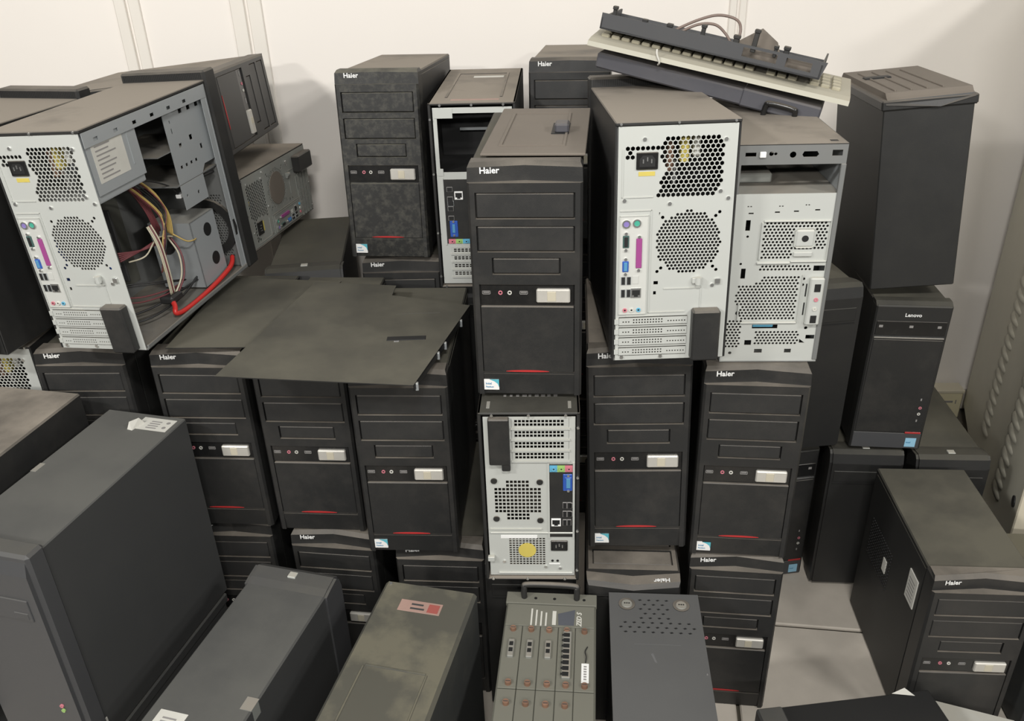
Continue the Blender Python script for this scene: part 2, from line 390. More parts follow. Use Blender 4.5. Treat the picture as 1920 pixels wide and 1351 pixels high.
# ------------------------------------------------------------------ the common front-view tower
def bay_tower(name,label,w=0.18,d=0.40,h=0.406,pose=(0,)*6,plastic='plastic',cover='plastic_soft',paint='paint',sticker=True,group=None):
    t=thing(name,label,'computer',pose,group)
    x=w/2; Z=lambda k:k*h
    # case
    b=MB(); b.cbox(-x+0.003,x-0.003,0.042,d,0.004,h-0.005,0.0025); b.build('case',paint,t)
    for s in (-1,1):
        p=MB(); xa,xb=sorted((s*(x-0.003),s*(x-0.0015)))
        p.cbox(xa,xb,0.05,d-0.012,0.012,h-0.014,0.0006); p.build('side_panel',paint,t)
    # bezel : lower frame
    f=MB(); D=0.043
    u=0.434*w
    # stiles with a chamfered outer front edge
    for s in (-1,1):
        poly=[(s*u,0.0),(s*(x-0.004),0.0),(s*x,0.005),(s*x,D),(s*u,D)]
        f.prism(poly,Z(.005),Z(.930),'z')
    f.box(-u,u,0,D,Z(.893),Z(.930))
    f.box(-u,u,0,D,Z(.760),Z(.788))
    f.box(-u,u,0,D,Z(.629),Z(.652))
    for s in (-1,1):
        a,c=sorted((s*.307*w,s*u)); f.box(a,c,0,D,Z(.557),Z(.629))
    f.box(-u,u,0,D,Z(.515),Z(.557))
    f.box(-u,u,0.0055,D,Z(.417),Z(.515))
    f.box(-u,u,0.0015,D,Z(.105),Z(.112))
    f.prism([(0.004,Z(.005)),(D,Z(.005)),(D,Z(.105)),(0.0005,Z(.105))],-u,u,'x')
    f.box(-u,u,0.008,D,Z(.112),Z(.893))
    # brand strip: two facets drawn back towards the middle, top sloping back
    zl,zt=Z(.930),h
    ys,ym=0.006,0.016
    f.add([(-x,ys,zl),(0,ym,zl),(x,ys,zl),(x,D,zl),(-x,D,zl),
           (-x+.001,ys+.001,zt-.006),(0,ym+.001,zt-.005),(x-.001,ys+.001,zt-.006),
           (-x+.004,ys+.010,zt),(0,ym+.010,zt+.0015),(x-.004,ys+.010,zt),(x-.004,D,zt),(-x+.004,D,zt),(x,D,zt-.006),(-x,D,zt-.006)],
          [(0,5,6,1),(1,6,7,2),(5,8,9,6),(6,9,10,7),(8,12,11,9),(9,11,10),(0,4,14,5),(5,14,12,8),(2,7,13,3),(7,10,11,13),(3,13,11,12,14,4),(0,1,2,3,4)])
    f.build('front_bezel',plastic,t)
    # bay covers
    g=0.0016
    for z0,z1,uu,nm in ((.788,.893,.434,'drive_bay_cover'),(.652,.760,.434,'drive_bay_cover'),(.557,.629,.307,'floppy_bay_cover')):
        c=MB(); c.cbox(-uu*w+g,uu*w-g,0.0012,0.010,Z(z0)+g,Z(z1)-g,0.0016); c.build(nm,cover,t)
    # port strip
    ps=MB(); ps.cbox(-u+.001,u-.001,0.003,0.010,Z(.424),Z(.513),0.001); po=ps.build('port_strip','gloss',t)
    for uc in (-.372,-.03):
        q=MB(); q.ring((0,0,0),'y',0.0,0.0,0.0,3); q=MB()
        cx=uc*w; cz=Z(.477)
        for a,b_,c_,e_ in ((-.0068,.0068,.0022,.003),(-.0068,.0068,-.003,-.0022),(-.0068,-.006,-.003,.003),(.006,.0068,-.003,.003)):
            q.box(cx+a,cx+b_,0.0022,0.004,cz+c_,cz+e_)
        q.box(cx-.005,cx+.005,0.0024,0.004,cz-.0006,cz+.0008)
        q.build('usb_port','ink_grey',po)
    for uc,m_ in ((-.243,'pink'),(-.158,'label')):
        q=MB(); q.ring((uc*w,0.0015,Z(.477)),'y',0.0021,0.0036,0.002,12); q.build('audio_jack',m_,po)
    bt=MB(); bt.cbox(.087*w,.393*w,-0.003,0.006,Z(.437),Z(.496),0.002); bo=bt.build('power_button','silver_btn',t)
    ln=MB(); ln.cbox(.185*w,.265*w,-0.0036,0.0,Z(.445),Z(.488),0.0006); ln.build('button_lens','lens',bo)
    # lower door, red slit, sticker
    lp=MB(); lp.cbox(-u+.0008,u-.0008,0.0006,0.010,Z(.113),Z(.417),0.0012); lp.build('lower_panel',plastic,t)
    n=14; top=[];bot=[]
    for i in range(n+1):
        k=i/n; xx=(-.215+.41*k)*w; e=math.sin(math.pi*k)**0.6*0.0023
        top.append((xx,Z(.1185)+e)); bot.append((xx,Z(.1185)-e*0.35-0.0003))
    rs=MB().prism(top+bot[::-1],-0.0006,0.004,'y'); rs.build('red_slit','red',t)
    if sticker:
        zc0,zc1=Z(.027),Z(.077); ya=0.0
        st=MB(); st.prism(rect(-.433*w,-.289*w,zc0,zc1),0.0,0.004,'y'); so=st.build('processor_sticker','white',t)
        cw=(.433-.289)*w
        cc=MB(); pts=[(-.289*w-cw*.62,zc1),(-.289*w,zc1),(-.289*w,zc0+(zc1-zc0)*.25)]
        cc.prism([pts[0],(-.289*w-cw*.30,zc1-(zc1-zc0)*.18),(-.289*w-cw*.09,zc1-(zc1-zc0)*.42),pts[2],pts[1]],-0.0003,0.003,'y'); cc.build('sticker_corner','teal',so)
        link('sticker_lettering',INTEL,so,loc=(-.433*w+.003,-0.0003,zc0+.0105),rot=UP90)
        link('sticker_lettering_small',PENT,so,loc=(-.433*w+.003,-0.0003,zc0+.0045),rot=UP90)
    a=math.atan2(ym-ys,x)
    xl=-.386*w; yl=ys+(ym-ys)*(xl+x)/x
    lo=link('brand_lettering',LOGO,t,loc=(xl,yl-0.0006,Z(.962)),rot=(math.pi/2,0,a))
    lo['label']='white raised brand lettering'
    return t

T=bay_tower('computer_tower','black computer tower standing on the silver-backed case, a loose dusty lid on its top',paint='paint_low',pose=(0.028,1.284,0.786,-5.6))
G='black towers with two wide drive bays'
T['group']=G
def tower(label,pose,**k): return copy_thing(T,label,pose,group=G,**k)
tower('black tower second in its row, chalk-scuffed lower front, under the flat dark cover',(-0.403,1.404,0.408,-5.2),skip=('processor_sticker',))
tower('black tower in deep shade under the corner of the open white-backed case',(-0.600,1.431,0.408,-4.9),skip=('processor_sticker',))
tower('black tower beneath the hooked edge of the flat dark cover, beside the silver-backed case',(-0.207,1.327,0.408,-4))
tower('black tower under the foot of the open white-backed case, only its name strip clear',(-0.840,1.470,0.400,-3.4))
tower('black floor-level tower beneath the scuffed one, behind the grey tower with the badge',(-0.385,1.384,0,-8.5))
tower('black floor-level tower with half-hidden lettering, behind the grimy red-stickered tower',(-0.160,1.336,0,-5))
tower('shadowed floor-level tower peeping between the big slanted case and the grey sloping case',(-0.610,1.435,0,-5))
tower('black floor-level tower next to the bare floor tiles, behind the grey vented box',(0.425,1.274,0,-7.8),skip=('processor_sticker',))
tower('black tower showing only its name strip, under the chalky dusty tower',(-0.248,1.808,0.428,-2.5,-2.8))
tower('black floor-level tower hidden under the strip-only tower near the wall',(-0.246,1.83,0,-4.9))
tower('black floor-level tower hidden under the back-turned case with the missing power supply',(-0.055,1.80,0,-4))
tower('black floor-level tower hidden behind the centre stack, near the wall',(0.15,1.95,0,-4))
tower('black middle-level tower hidden behind the centre stack, near the wall',(0.15,1.95,0.408,-4))
# tower on its back, front face up, top towards the viewer
mw=pose_m((0.218,1.236,0,-4.9))@Matrix.Translation((0,0.406,0.400))@Matrix(((-1,0,0,0),(0,0,-1,0),(0,-1,0,0),(0,0,0,1)))
copy_thing(T,'black tower lying on its back with upside-down lettering, behind the grey vented box',mw=mw,group=G)
# tower on its side, front to the right
bp=(-0.596,2.085,1.058,87,-5.5,2.0)
mw=pose_m(bp)@Matrix.Translation((-0.203,0,0.09))@Matrix.Rotation(R(90),4,'Y')
TB=bay_tower('computer_tower','black tower mostly hidden behind the one with the loose lid, near the stacked keyboards',pose=(0.144,1.92,0.838,-7.6,-3),group=G)
copy_thing(TB,'black tower lying on its side atop the pile, front turned to the wall',mw=mw,group=G)
def tower2(label,pose,w,h,**k): return bay_tower('computer_tower',label,w=w,h=h,pose=pose,group=G,**k)
tower2('black tower leaning slightly, directly under the white-backed case with coloured ports',(0.231,1.296,0.428,-4.7,-2.9,-1.3),0.187,0.42)
tower2('black tower under the bare front chassis, intact lettering on its name strip',(0.425,1.281,0.410,-7.2),0.182,0.410)
tower2('grey-dusted black tower with chalky scuffed front, standing closest to the bare wall',(-0.268,1.829,0.842,-7.0,-3.2),0.18,0.406,plastic='plastic_dusty',cover='plastic_dusty')
rt=tower2('black tower beside the louvred cabinet, dusty top and white labels on its side',(0.873,1.19,0,-5.2),0.195,0.406,d=0.371,paint='paint_low')
# its side labels and vent
q=MB(); q.box(-0.0982,-0.0945,0.062,0.105,0.275,0.345); lb=q.build('side_label','label',rt); lb['label']='white specification label'
q=MB()
for k in range(6): q.box(-0.0985,-0.098,0.066+0.004,0.099,0.283+k*0.009,0.286+k*0.009)
q.build('label_print','ink_grey',lb)
q=MB(); q.box(-0.0982,-0.0945,0.215,0.233,0.230,0.262); q.build('side_label','label',rt)
q=MB()
for i in range(16):
    for j in range(12):
        q.prism([(0.20+i*0.0085+math.cos(a)*0.0022,0.20+j*0.0085+math.sin(a)*0.0022) for a in [k*math.pi/3 for k in range(6)]],-0.0979,-0.0945,'x')
o=q.build('vent_holes','groove',rt); o['kind']='stuff'

# dusty tower with smeared top beside it (front view plain)
def plain_tower(label,pose,w,d,h,front='plastic_low',paint='paint_low',badge=True,flip=False,group=None):
    """tower with a plain bezel, ledge at the top of the bezel and a small square badge"""
    t=thing('computer_tower',label,'computer',pose,group); x=w/2
    S=(lambda y0,y1:(d-y1,d-y0)) if flip else (lambda y0,y1:(y0,y1))
    c=MB(); c.cbox(-x+.004,x-.004,*S(.05,d),.004,h-.008,.003); c.build('case',paint,t)
    f=MB()
    pr=[(0.0,0.012),(0.05,0.004),(0.062,0.006),(0.062,h-.008),(0.046,h-.004),(0.018,h),(0.006,h-.007),(0.0,h-.03)]
    if flip: pr=[(d-a,b) for a,b in pr]
    f.prism(pr,-x+.006,x-.006,'x')
    for s in (-1,1):
        a,b=sorted((s*(x-.006),s*x)); pr2=[(p[0]+( -.004 if flip else .004)*(p[0]<.01 or p[0]>d-.01)*1.0,p[1]-.002*(p[1]>h-.02)) for p in pr]
        f.prism(pr2,a,b,'x')
    fo=f.build('front_bezel',front,t)
    g=MB(); ya,yb=S(-.001,.004); g.cbox(-x+.012,x-.012,ya,yb,h*.80,h*.875,.001); g.build('drive_bay_cover',front,t)
    g=MB(); g.box(-x+.012,x-.012,*S(-.0012,.003),h*.785,h*.79); g.build('front_groove','groove',t)
    if badge:
        b=MB(); b.cbox(-.008,.008,*S(.022,.036),h-.005,h+.0012,.0006); b.build('badge','zinc',t)
    return t
plain_tower('black plain-fronted floor tower with a bright badge on top, beside the floor tiles',(0.815,1.622,0,-6),0.166,0.40,0.402)
plain_tower('black plain-fronted floor tower with a badge on top, tucked behind the one by the cabinet',(1.000,1.590,0,-5),0.164,0.38,0.402)
plain_tower('dark smeared tower right of the drive-less chassis, under the big bezel-up case',(0.664,1.644,0.398,5.5),0.178,0.40,0.415,badge=False)
plain_tower('dusty black tower lying low behind the open case, beside the bare wall',(-0.478,1.855,0.405,5.0),0.18,0.40,0.405)
plain_tower('black floor-level tower hidden under the dusty one near the bare wall',(-0.470,1.87,0,5.0),0.18,0.40,0.402,badge=False)
plain_tower('black floor-level case under the silver-backed one, behind the modem rack',(0.022,1.285,0,-4),0.18,0.40,0.402,badge=False)
plain_tower('black middle-level tower hidden beneath the missing-supply case',(-0.055,1.80,0.408,-4),0.178,0.40,0.37,badge=False)

# ------------------------------------------------------------------ slim tower with jacks low on the front
SLIM,SLIM_W=text_mesh('brand_lettering_slim','Lenovo',0.0115,'white',0.0003,0.0002)
def slim_tower(label,pose,w,d,h,group=None):
    t=thing('slim_computer_tower',label,'computer',pose,group); x=w/2
    MB().cbox(-x+.002,x-.002,.035,d,.002,h-.004,.003).build('case','paint_low',t)
    f=MB(); f.cbox(-x,x,.002,.036,.0,h-.006,.003)
    f.prism([(.004,h-.008),(.036,h-.008),(.036,h),(.016,h)],-x,x,'x'); f.build('front_bezel','plastic_low',t)
    MB().cbox(-x+.006,x-.006,.0008,.004,h*.125,h*.765,.0008).build('front_door','plastic',t)
    s=MB().cbox(-x+.006,x-.006,.0010,.004,h*.795,h*.885,.0008).build('drive_strip','gloss',t)
    for u in (-.40,.0,.37): MB().box(u*w-.004,u*w+.004,.0004,.003,h*.845,h*.860).build('strip_mark','ink_grey',s)
    MB().box(-x+.006,x-.006,.0002,.004,h*.776,h*.783).build('silver_line','chrome',t)
    MB().cbox(-x+.004,x-.004,.0008,.004,.003,h*.118,.0008).build('foot_band','grey_plastic',t)
    for zz,m_ in ((.305,'pink'),(.262,'label')): MB().ring((.37*w,.0002,h*zz),'y',.0016,.0036,.002,12).build('audio_jack',m_,t)
    for zz in (.355,.205): MB().cbox(.35*w,.37*w,.0002,.002,h*zz,h*zz+.006,.0004).build('front_port','ink_grey',t)
    MB().cbox(.24*w,.46*w,-.0004,.004,h*.118,h*.130,.0006).build('red_bar','red',t)
    so=MB().box(.27*w,.42*w,-.0002,.003,h*.022,h*.085).build('processor_sticker','sky',t)
    link('sticker_lettering',INTEL,so,loc=(.285*w,-.0005,h*.05),rot=UP90)
    link('brand_lettering_slim',SLIM,t,loc=(-SLIM_W/2,.0016,h*.915),rot=UP90)
    return t
slim_tower('slim black tower with a pale blue sticker and red bar, under the bezel-up case',(0.852,1.632,0.408,-6.5,0,0.8),0.157,0.40,0.366)
slim_tower('slim black floor-level tower with small red bar, wedged beside the floor tiles',(0.650,1.665,0,7),0.150,0.40,0.388)
# ------------------------------------------------------------------ rear ports
def dsub(mb_parent,cx,cz,w,h,m,y,name='video_port'):
    s=MB(); s.cbox(cx-w/2,cx+w/2,y-.0022,y+.002,cz-h/2,cz+h/2,.001); o=s.build(name,m,mb_parent)
    for s2 in (-1,1): MB().cyl((cx,y-.003,cz+s2*(h/2+.0035)),(cx,y+.001,cz+s2*(h/2+.0035)),.0025,8).build('port_screw','chrome',o)
    MB().cbox(cx-w*.28,cx+w*.28,y-.003,y,cz-h*.40,cz+h*.40,.0006).build('port_socket','groove' if m!='blue' else 'blue_ink',o)
    return o
def usb(parent,cx,cz,y,w=.0055,h=.0125,m='zinc_side'):
    o=MB().cbox(cx-w/2-.0008,cx+w/2+.0008,y-.0016,y+.001,cz-h/2-.0008,cz+h/2+.0008,.0004).build('usb_port',m,parent)
    MB().box(cx-w/2,cx+w/2,y-.0019,y,cz-h/2,cz+h/2).build('port_socket','groove',o)
def rj45(parent,cx,cz,y,s=.0125,m='chrome'):
    o=MB().cbox(cx-s/2-.002,cx+s/2+.002,y-.0016,y+.001,cz-s/2-.002,cz+s/2+.002,.0004).build('network_port',m,parent)
    MB().prism([(cx-s/2,cz+s/2-.001),(cx-s/2,cz-s/2+.003),(cx-s/4,cz-s/2+.003),(cx-s/4,cz-s/2),(cx+s/4,cz-s/2),(cx+s/4,cz-s/2+.003),(cx+s/2,cz-s/2+.003),(cx+s/2,cz+s/2-.001)],y-.0020,y-.0014,'y').build('port_socket','groove',o)
def jack(parent,cx,cz,y,m,r=.0036):
    o=MB().ring((cx,y-.0018,cz),'y',.0017,r,.002,14).build('audio_jack',m,parent)
    MB().cyl((cx,y-.0010,cz),(cx,y,cz),.0018,8).build('port_socket','groove',o)
def ps2(parent,cx,cz,y,m):
    o=MB().ring((cx,y-.0022,cz),'y',.0045,.0066,.002,18).build('keyboard_port','chrome',parent)
    MB().cyl((cx,y-.0016,cz),(cx,y,cz),.0046,14).build('port_socket',m,o)
def iec(parent,cx,cz,w,h,y,rot=False):
    o=MB().cbox(cx-w/2,cx+w/2,y-.003,y+.001,cz-h/2,cz+h/2,.001).build('power_socket','gloss',parent)
    e=MB(); a,b=w*.36,h*.33
    e.prism([(cx-a,cz-b),(cx+a,cz-b),(cx+a,cz+b*.3),(cx+a*.6,cz+b),(cx-a*.6,cz+b),(cx-a,cz+b*.3)],y-.0034,y-.0028,'y'); e.build('socket_well','groove',o)
    for k in (-1,0,1): MB().box(cx+k*w*.19-.0009,cx+k*w*.19+.0009,y-.0046,y-.0030,cz-.003+(.003 if k==0 else 0),cz+.003+(.003 if k==0 else 0)).build('socket_pin','chrome',o)
def screw(parent,cx,cz,y,r=.0032,m='chrome'):
    MB().cyl((cx,y-.0022,cz),(cx,y,cz),r,10,r).build('screw',m,parent)

# ------------------------------------------------------------------ towers seen from the rear, honeycomb type
def rear_tower(label,pose=None,w=.186,d=.40,h=.405,mw=None,open_side=False,zinc='zinc',group=None,simple=False,bez=True):
    t=thing('computer_case',label,'computer',pose or (0,)*6,group)
    if mw is not None: place(t,mw)
    x=w/2; e=.0015
    # shell: black cover (left, right, top) and base
    s=MB()
    s.cbox(-x,-x+.003,0.0,d,.004,h-.003,.0008)
    if not open_side: s.cbox(x-.003,x,0.0,d,.004,h-.003,.0008)
    s.build('side_cover','paint',t)
    MB().cbox(-x,x,-.002,d,h-.006,h,.0015).build('top_cover','paint',t)
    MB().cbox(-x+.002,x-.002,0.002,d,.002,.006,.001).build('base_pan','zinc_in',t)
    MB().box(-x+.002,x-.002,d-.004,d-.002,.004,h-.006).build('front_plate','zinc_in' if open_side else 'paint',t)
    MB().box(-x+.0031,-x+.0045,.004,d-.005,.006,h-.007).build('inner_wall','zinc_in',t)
    if bez:
        bz=MB(); bz.cbox(-x-.003,x+.003,d,d+.042,.0,h+.018,.004); bo=bz.build('front_bezel','plastic',t)
        pf=MB()
        for i in range(44): pf.box(-x+.004+i*(w-.008)/44,-x+.0065+i*(w-.008)/44,d-.0006,d+.001,h+.002,h+.014)
        pf.build('bezel_grille','groove',bo)
    # rear panel with punched holes; W = inner width
    xl,xr=-x+.005,x-.004; zb,zt=.004,h-.007; W=xr-xl; H=zt-zb
    U=lambda u:xl+u*W
    V=lambda v:zt-v*H
    holes=[]
    poly=[(U(.33),V(.285)),(U(.36),V(.225)),(U(.40),V(.17)),(U(.36),V(.115)),(U(.36),V(.085)),(U(.42),V(.045)),(U(.83),V(.045)),(U(.885),V(.075)),(U(.885),V(.235)),(U(.83),V(.285))]
    holes+=hexgrid(poly,.0076,.0036)
    row=[(U(.06),V(.125)),(U(.06),V(.09)),(U(.10),V(.075)),(U(.36),V(.075)),(U(.36),V(.095)),(U(.14),V(.095)),(U(.12),V(.13))]
    holes+=hexgrid(row,.0076,.0036)
    fc=(U(.625),V(.475)); fr=.285*W
    holes+=hexgrid(ngon(fc[0],fc[1],fr,24,0),.0060,.00255)
    for a in (45,135,225,315):
        for rr in (1.14,1.30): holes.append(ngon(fc[0]+fr*rr*math.cos(R(a)),fc[1]+fr*rr*math.sin(R(a)),.0028,8,0))
    holes.append(rect(U(.335),U(.375),V(.655),V(.64))); holes.append(rect(U(.36),U(.375),V(.36),V(.34)))
    holes.append(rect(U(.335),U(.36),V(.70),V(.685)))
    slotv=[.815,.862,.909,.956]
    for v in slotv: holes.append(rect(U(.03),U(.655),V(v+.0245),V(v-.0165)))
    iow=(U(.022),U(.275),V(.785),V(.355))
    holes.append(rect(iow[0]+.001,iow[1]-.001,iow[2]+.001,iow[3]-.001))
    p=MB().plate(rect(xl,xr,zb,zt),holes,0.0,.0012); rp=p.build('rear_panel',zinc,t); rp['label']='zinc rear panel punched with honeycomb vents'
    # raised ribs on the panel
    def rib(pts,wd=.0016):
        b=MB()
        for (a,c),(a2,c2) in zip(pts,pts[1:]):
            b.box(min(a,a2)-wd/2,max(a,a2)+wd/2,-.0014,.0004,min(c,c2)-wd/2,max(c,c2)+wd/2)
        b.build('pressed_rib',zinc,rp)
    rib([(U(.03),V(.335)),(U(.295),V(.335)),(U(.295),V(.78)),(U(.62),V(.78))])
    rib([(U(.43),V(.675)),(U(.76),V(.675))]); rib([(U(.76),V(.675)),(U(.76),V(.76))])
    rib([(U(.04),V(.09)),(U(.04),V(.28)),(U(.30),V(.28))])
    rib([(U(.10),V(.795)),(U(.40),V(.795))])
    # slot covers
    for v in slotv:
        hs=[]
        z0,z1=V(v+.020),V(v-.013)
        for i in range(11):
            for j in range(2): hs.append(rect(U(.16)+i*.0046,U(.16)+i*.0046+.0024,z0+.0030+j*.0046,z0+.0054+j*.0046))
        for i in range(3): hs.append(rect(U(.065)+i*.0045,U(.065)+i*.0045+.0022,z0+.0045,z0+.0067))
        for i in range(7): hs.append(rect(U(.475)+i*.0045,U(.475)+i*.0045+.0022,z0+.0045,z0+.0067))
        c=MB().plate(rect(U(.03)+.0004,U(.655)-.0004,z0,z1),hs,-.0012,.0012); c.box(U(-.01),U(.03),-.002,0,z0+.002,z1-.002)
        c.build('slot_cover',zinc,t)
    # psu box behind the vent
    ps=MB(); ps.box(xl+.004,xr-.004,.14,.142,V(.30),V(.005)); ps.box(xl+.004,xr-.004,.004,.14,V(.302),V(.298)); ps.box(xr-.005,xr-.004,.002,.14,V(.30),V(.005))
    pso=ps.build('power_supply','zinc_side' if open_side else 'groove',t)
    for (u0,u1,v0,v1,y0,m_) in ((.55,.62,.05,.16,.02,'yellow'),(.66,.72,.05,.14,.025,'label'),(.44,.50,.08,.20,.03,'copper'),(.50,.54,.16,.26,.04,'chrome')):
        MB().cbox(U(u0),U(u1),y0,y0+.02,V(v1),V(v0),.002).build('supply_coil',m_,pso)
    iec(t,U(.245),V(.135),.033,.026,0.0)
    MB().box(U(.175),U(.315),-.0006,.0,V(.195),V(.178)).build('voltage_label','yellow',t)
    # fan behind the round vent
    fm=MB().ring((fc[0],.006,fc[1]),'y',.010,fr*.98,.018,24)
    fm.build('fan','groove',t)
    # io plate
    io=MB().cbox(iow[0],iow[1],-.0012,.0010,iow[2],iow[3],.0006).build('port_plate','io' if zinc=='zinc' else ('zinc_dusty' if zinc=='zinc_dusty' else 'plastic'),t)
    fz=MB()
    for a,b,c,dd in ((iow[0],iow[1],iow[3]-.001,iow[3]),(iow[0],iow[1],iow[2],iow[2]+.001),(iow[0],iow[0]+.001,iow[2],iow[3]),(iow[1]-.001,iow[1],iow[2],iow[3])): fz.box(a,b,-.0022,-.001,c,dd)
    fz.build('plate_rim',zinc,io)
    y=-.0012
    ps2(io,U(.080),V(.388),y,'purple'); ps2(io,U(.172),V(.386),y,'green')
    dsub(io,U(.080),V(.463),.010,.020,'dgreen',y,'serial_port'); dsub(io,U(.080),V(.570),.010,.018,'blue',y)
    o=MB().cbox(U(.170),U(.222),y-.0024,y+.001,V(.578),V(.45),.001).build('printer_port','magenta',io)
    for zz in (.443,.587): MB().cyl((U(.196),y-.003,V(zz)),(U(.196),y,V(zz)),.0025,8).build('port_screw','chrome',o)
    for vv in (.632,.688):
        for uu in (.062,.112): usb(io,U(uu),V(vv),y)
    MB().cbox(U(.145),U(.20),y-.0008,y,V(.648),V(.612),.0004).build('port_blank','io',io)
    rj45(io,U(.178),V(.688),y)
    for uu,m_ in ((.082,'pink'),(.142,'label'),(.205,'cyan')): jack(io,U(uu),V(.765),y,m_)
    # latch cover, screws
    lc=MB().cbox(U(.685),U(.935),-.020,.002,zb+.002,V(.765),.003); lc.build('slot_latch_cover','plastic',t)
    MB().cyl((U(.73),-.006,V(.625)),(U(.73),-.006,V(.655)),.0052,12).cbox(U(.73)-.010,U(.73)+.004,-.006,.0,V(.652),V(.628),.001).build('padlock_loop',zinc,t)
    MB().cbox(U(.88),U(.93),-.004,.0,V(.66),V(.635),.001).build('catch','chrome',t)
    for u_,v_ in ((.22,.05),(.90,.06),(.88,.265),(.06,.292),(.45,.31),(.95,.295),(.86,.665),(.06,.985),(.42,.985)): screw(t,U(u_),V(v_),0.0,.0030,'chrome')
    for u_ in (.02,.5,.97): screw(t,U(u_),h-.003,-.002,.002,'chrome')
    return t,U,V

rear_tower('white-backed computer case with coloured ports, keyboards stacked on its top',(0.262,1.262,0.858,-0.4,-3.2,-0.3),w=.189,h=.394)
oc,U0,V0=rear_tower('open white-backed computer case missing its side, cables and red lead inside',(-0.752,1.415,0.836,-12.6,1.2,-2.6),w=.184,h=.404,d=.395,open_side=True)
rear_tower('white-backed case with only its vent corner showing, above the brown dusty top',(-1.030,1.500,0.408,-3),w=.184,h=.404,bez=False)
rear_tower('white-backed floor-level case hidden under the vent-corner one',(-1.030,1.500,0,-3),w=.184,h=.404,bez=False)
bp2=(-0.570,2.108,0.822,78.3,-2.0,1.0)
lc_,UL,VL=rear_tower('dust-greyed case lying on its side, slot end towards the bare wall',w=.18,h=.37,d=.37,zinc='zinc_dusty',
           mw=pose_m(bp2)@Matrix.Translation((0.185,0,0.09))@Matrix.Rotation(R(-90),4,'Y'))
MB().cyl((UL(.625),-.0012,VL(.475)),(UL(.625),.001,VL(.475)),.040,28).build('clogged_fan_filter','dust_brown',lc_)
bk,UB,VB=rear_tower('black-backed case against the open white-backed one, grey tab and latch cover',(-1.035,1.455,0.82,-12.6),w=.184,h=.400,d=.37,zinc='paint_clean')
MB().cbox(.020,.080,-.012,.001,.205,.232,.006).build('grey_tab','zinc_dusty',bk)
screw(bk,.084,.095,0,.0035)

# interior of the open case
xr=.092
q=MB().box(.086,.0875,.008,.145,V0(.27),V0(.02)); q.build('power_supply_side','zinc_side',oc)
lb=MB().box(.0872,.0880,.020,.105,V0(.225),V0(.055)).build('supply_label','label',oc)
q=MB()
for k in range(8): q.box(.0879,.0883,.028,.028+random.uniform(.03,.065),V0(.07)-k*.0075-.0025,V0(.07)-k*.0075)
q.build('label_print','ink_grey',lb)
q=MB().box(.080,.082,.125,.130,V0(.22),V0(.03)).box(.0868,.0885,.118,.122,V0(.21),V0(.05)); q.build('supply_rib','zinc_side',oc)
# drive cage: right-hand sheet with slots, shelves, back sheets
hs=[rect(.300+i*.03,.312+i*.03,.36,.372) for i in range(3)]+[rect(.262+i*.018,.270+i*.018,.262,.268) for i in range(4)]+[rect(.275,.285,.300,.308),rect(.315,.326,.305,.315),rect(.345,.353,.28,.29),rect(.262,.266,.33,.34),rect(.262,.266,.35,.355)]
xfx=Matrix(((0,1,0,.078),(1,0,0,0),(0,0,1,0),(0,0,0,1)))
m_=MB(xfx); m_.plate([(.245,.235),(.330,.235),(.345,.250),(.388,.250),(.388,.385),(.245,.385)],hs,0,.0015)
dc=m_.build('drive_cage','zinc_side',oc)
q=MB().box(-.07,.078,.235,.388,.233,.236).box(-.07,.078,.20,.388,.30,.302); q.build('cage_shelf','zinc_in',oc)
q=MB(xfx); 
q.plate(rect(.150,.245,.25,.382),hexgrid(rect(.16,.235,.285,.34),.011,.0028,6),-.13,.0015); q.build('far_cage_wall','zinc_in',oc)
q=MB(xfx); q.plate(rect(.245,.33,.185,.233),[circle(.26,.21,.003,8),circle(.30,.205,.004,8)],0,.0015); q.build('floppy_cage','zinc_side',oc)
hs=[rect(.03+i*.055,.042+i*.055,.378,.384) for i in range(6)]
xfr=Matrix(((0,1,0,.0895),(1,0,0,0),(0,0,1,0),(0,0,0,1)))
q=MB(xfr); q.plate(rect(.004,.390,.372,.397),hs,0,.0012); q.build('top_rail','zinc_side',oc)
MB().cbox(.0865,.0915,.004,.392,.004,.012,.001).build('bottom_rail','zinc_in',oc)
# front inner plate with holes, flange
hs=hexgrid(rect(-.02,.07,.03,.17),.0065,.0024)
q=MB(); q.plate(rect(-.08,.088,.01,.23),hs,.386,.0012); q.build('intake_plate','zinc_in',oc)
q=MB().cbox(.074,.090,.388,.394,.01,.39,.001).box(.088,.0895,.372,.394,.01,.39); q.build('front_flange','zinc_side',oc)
q=MB().ring((.03,.378,.10),'y',.045,.062,.008,22); q.build('duct_ring','plastic',oc)
# motherboard, heatsink, disk box
MB().box(-.0865,-.084,.02,.26,.03,.25).build('circuit_board','board',oc)
for k,(y0,y1,z0,z1,dx,mm_) in enumerate(((.03,.05,.12,.2,.03,'blue'),(.09,.16,.10,.17,.045,'zinc_in'),(.18,.186,.05,.2,.02,'ink'),(.20,.206,.05,.2,.02,'ink'),(.05,.13,.05,.056,.012,'cable_white'),(.05,.13,.075,.081,.012,'cable_white'))):
    MB().cbox(-.084,-.084+dx,y0,y1,z0,z1,.001).build('board_component',mm_,oc)
MB().cbox(.03,.045,.018,.035,.075,.105,.002).build('orange_clip','orange',oc)
MB().cbox(.060,.072,.006,.016,.125,.20,.001).build('blue_connector','blue',oc)
db=MB().box(-.03,.066,.26,.262,.012,.150); db.box(-.03,.066,.26,.352,.150,.152); db.box(.064,.066,.26,.352,.012,.152)
dbo=db.build('disk_box','zinc_side',oc)
for z_,y_ in ((.12,.315),(.055,.32)): MB().cyl((.0655,y_,z_),(.0668,y_,z_),.014,16).build('disk_box_hole','groove',dbo)
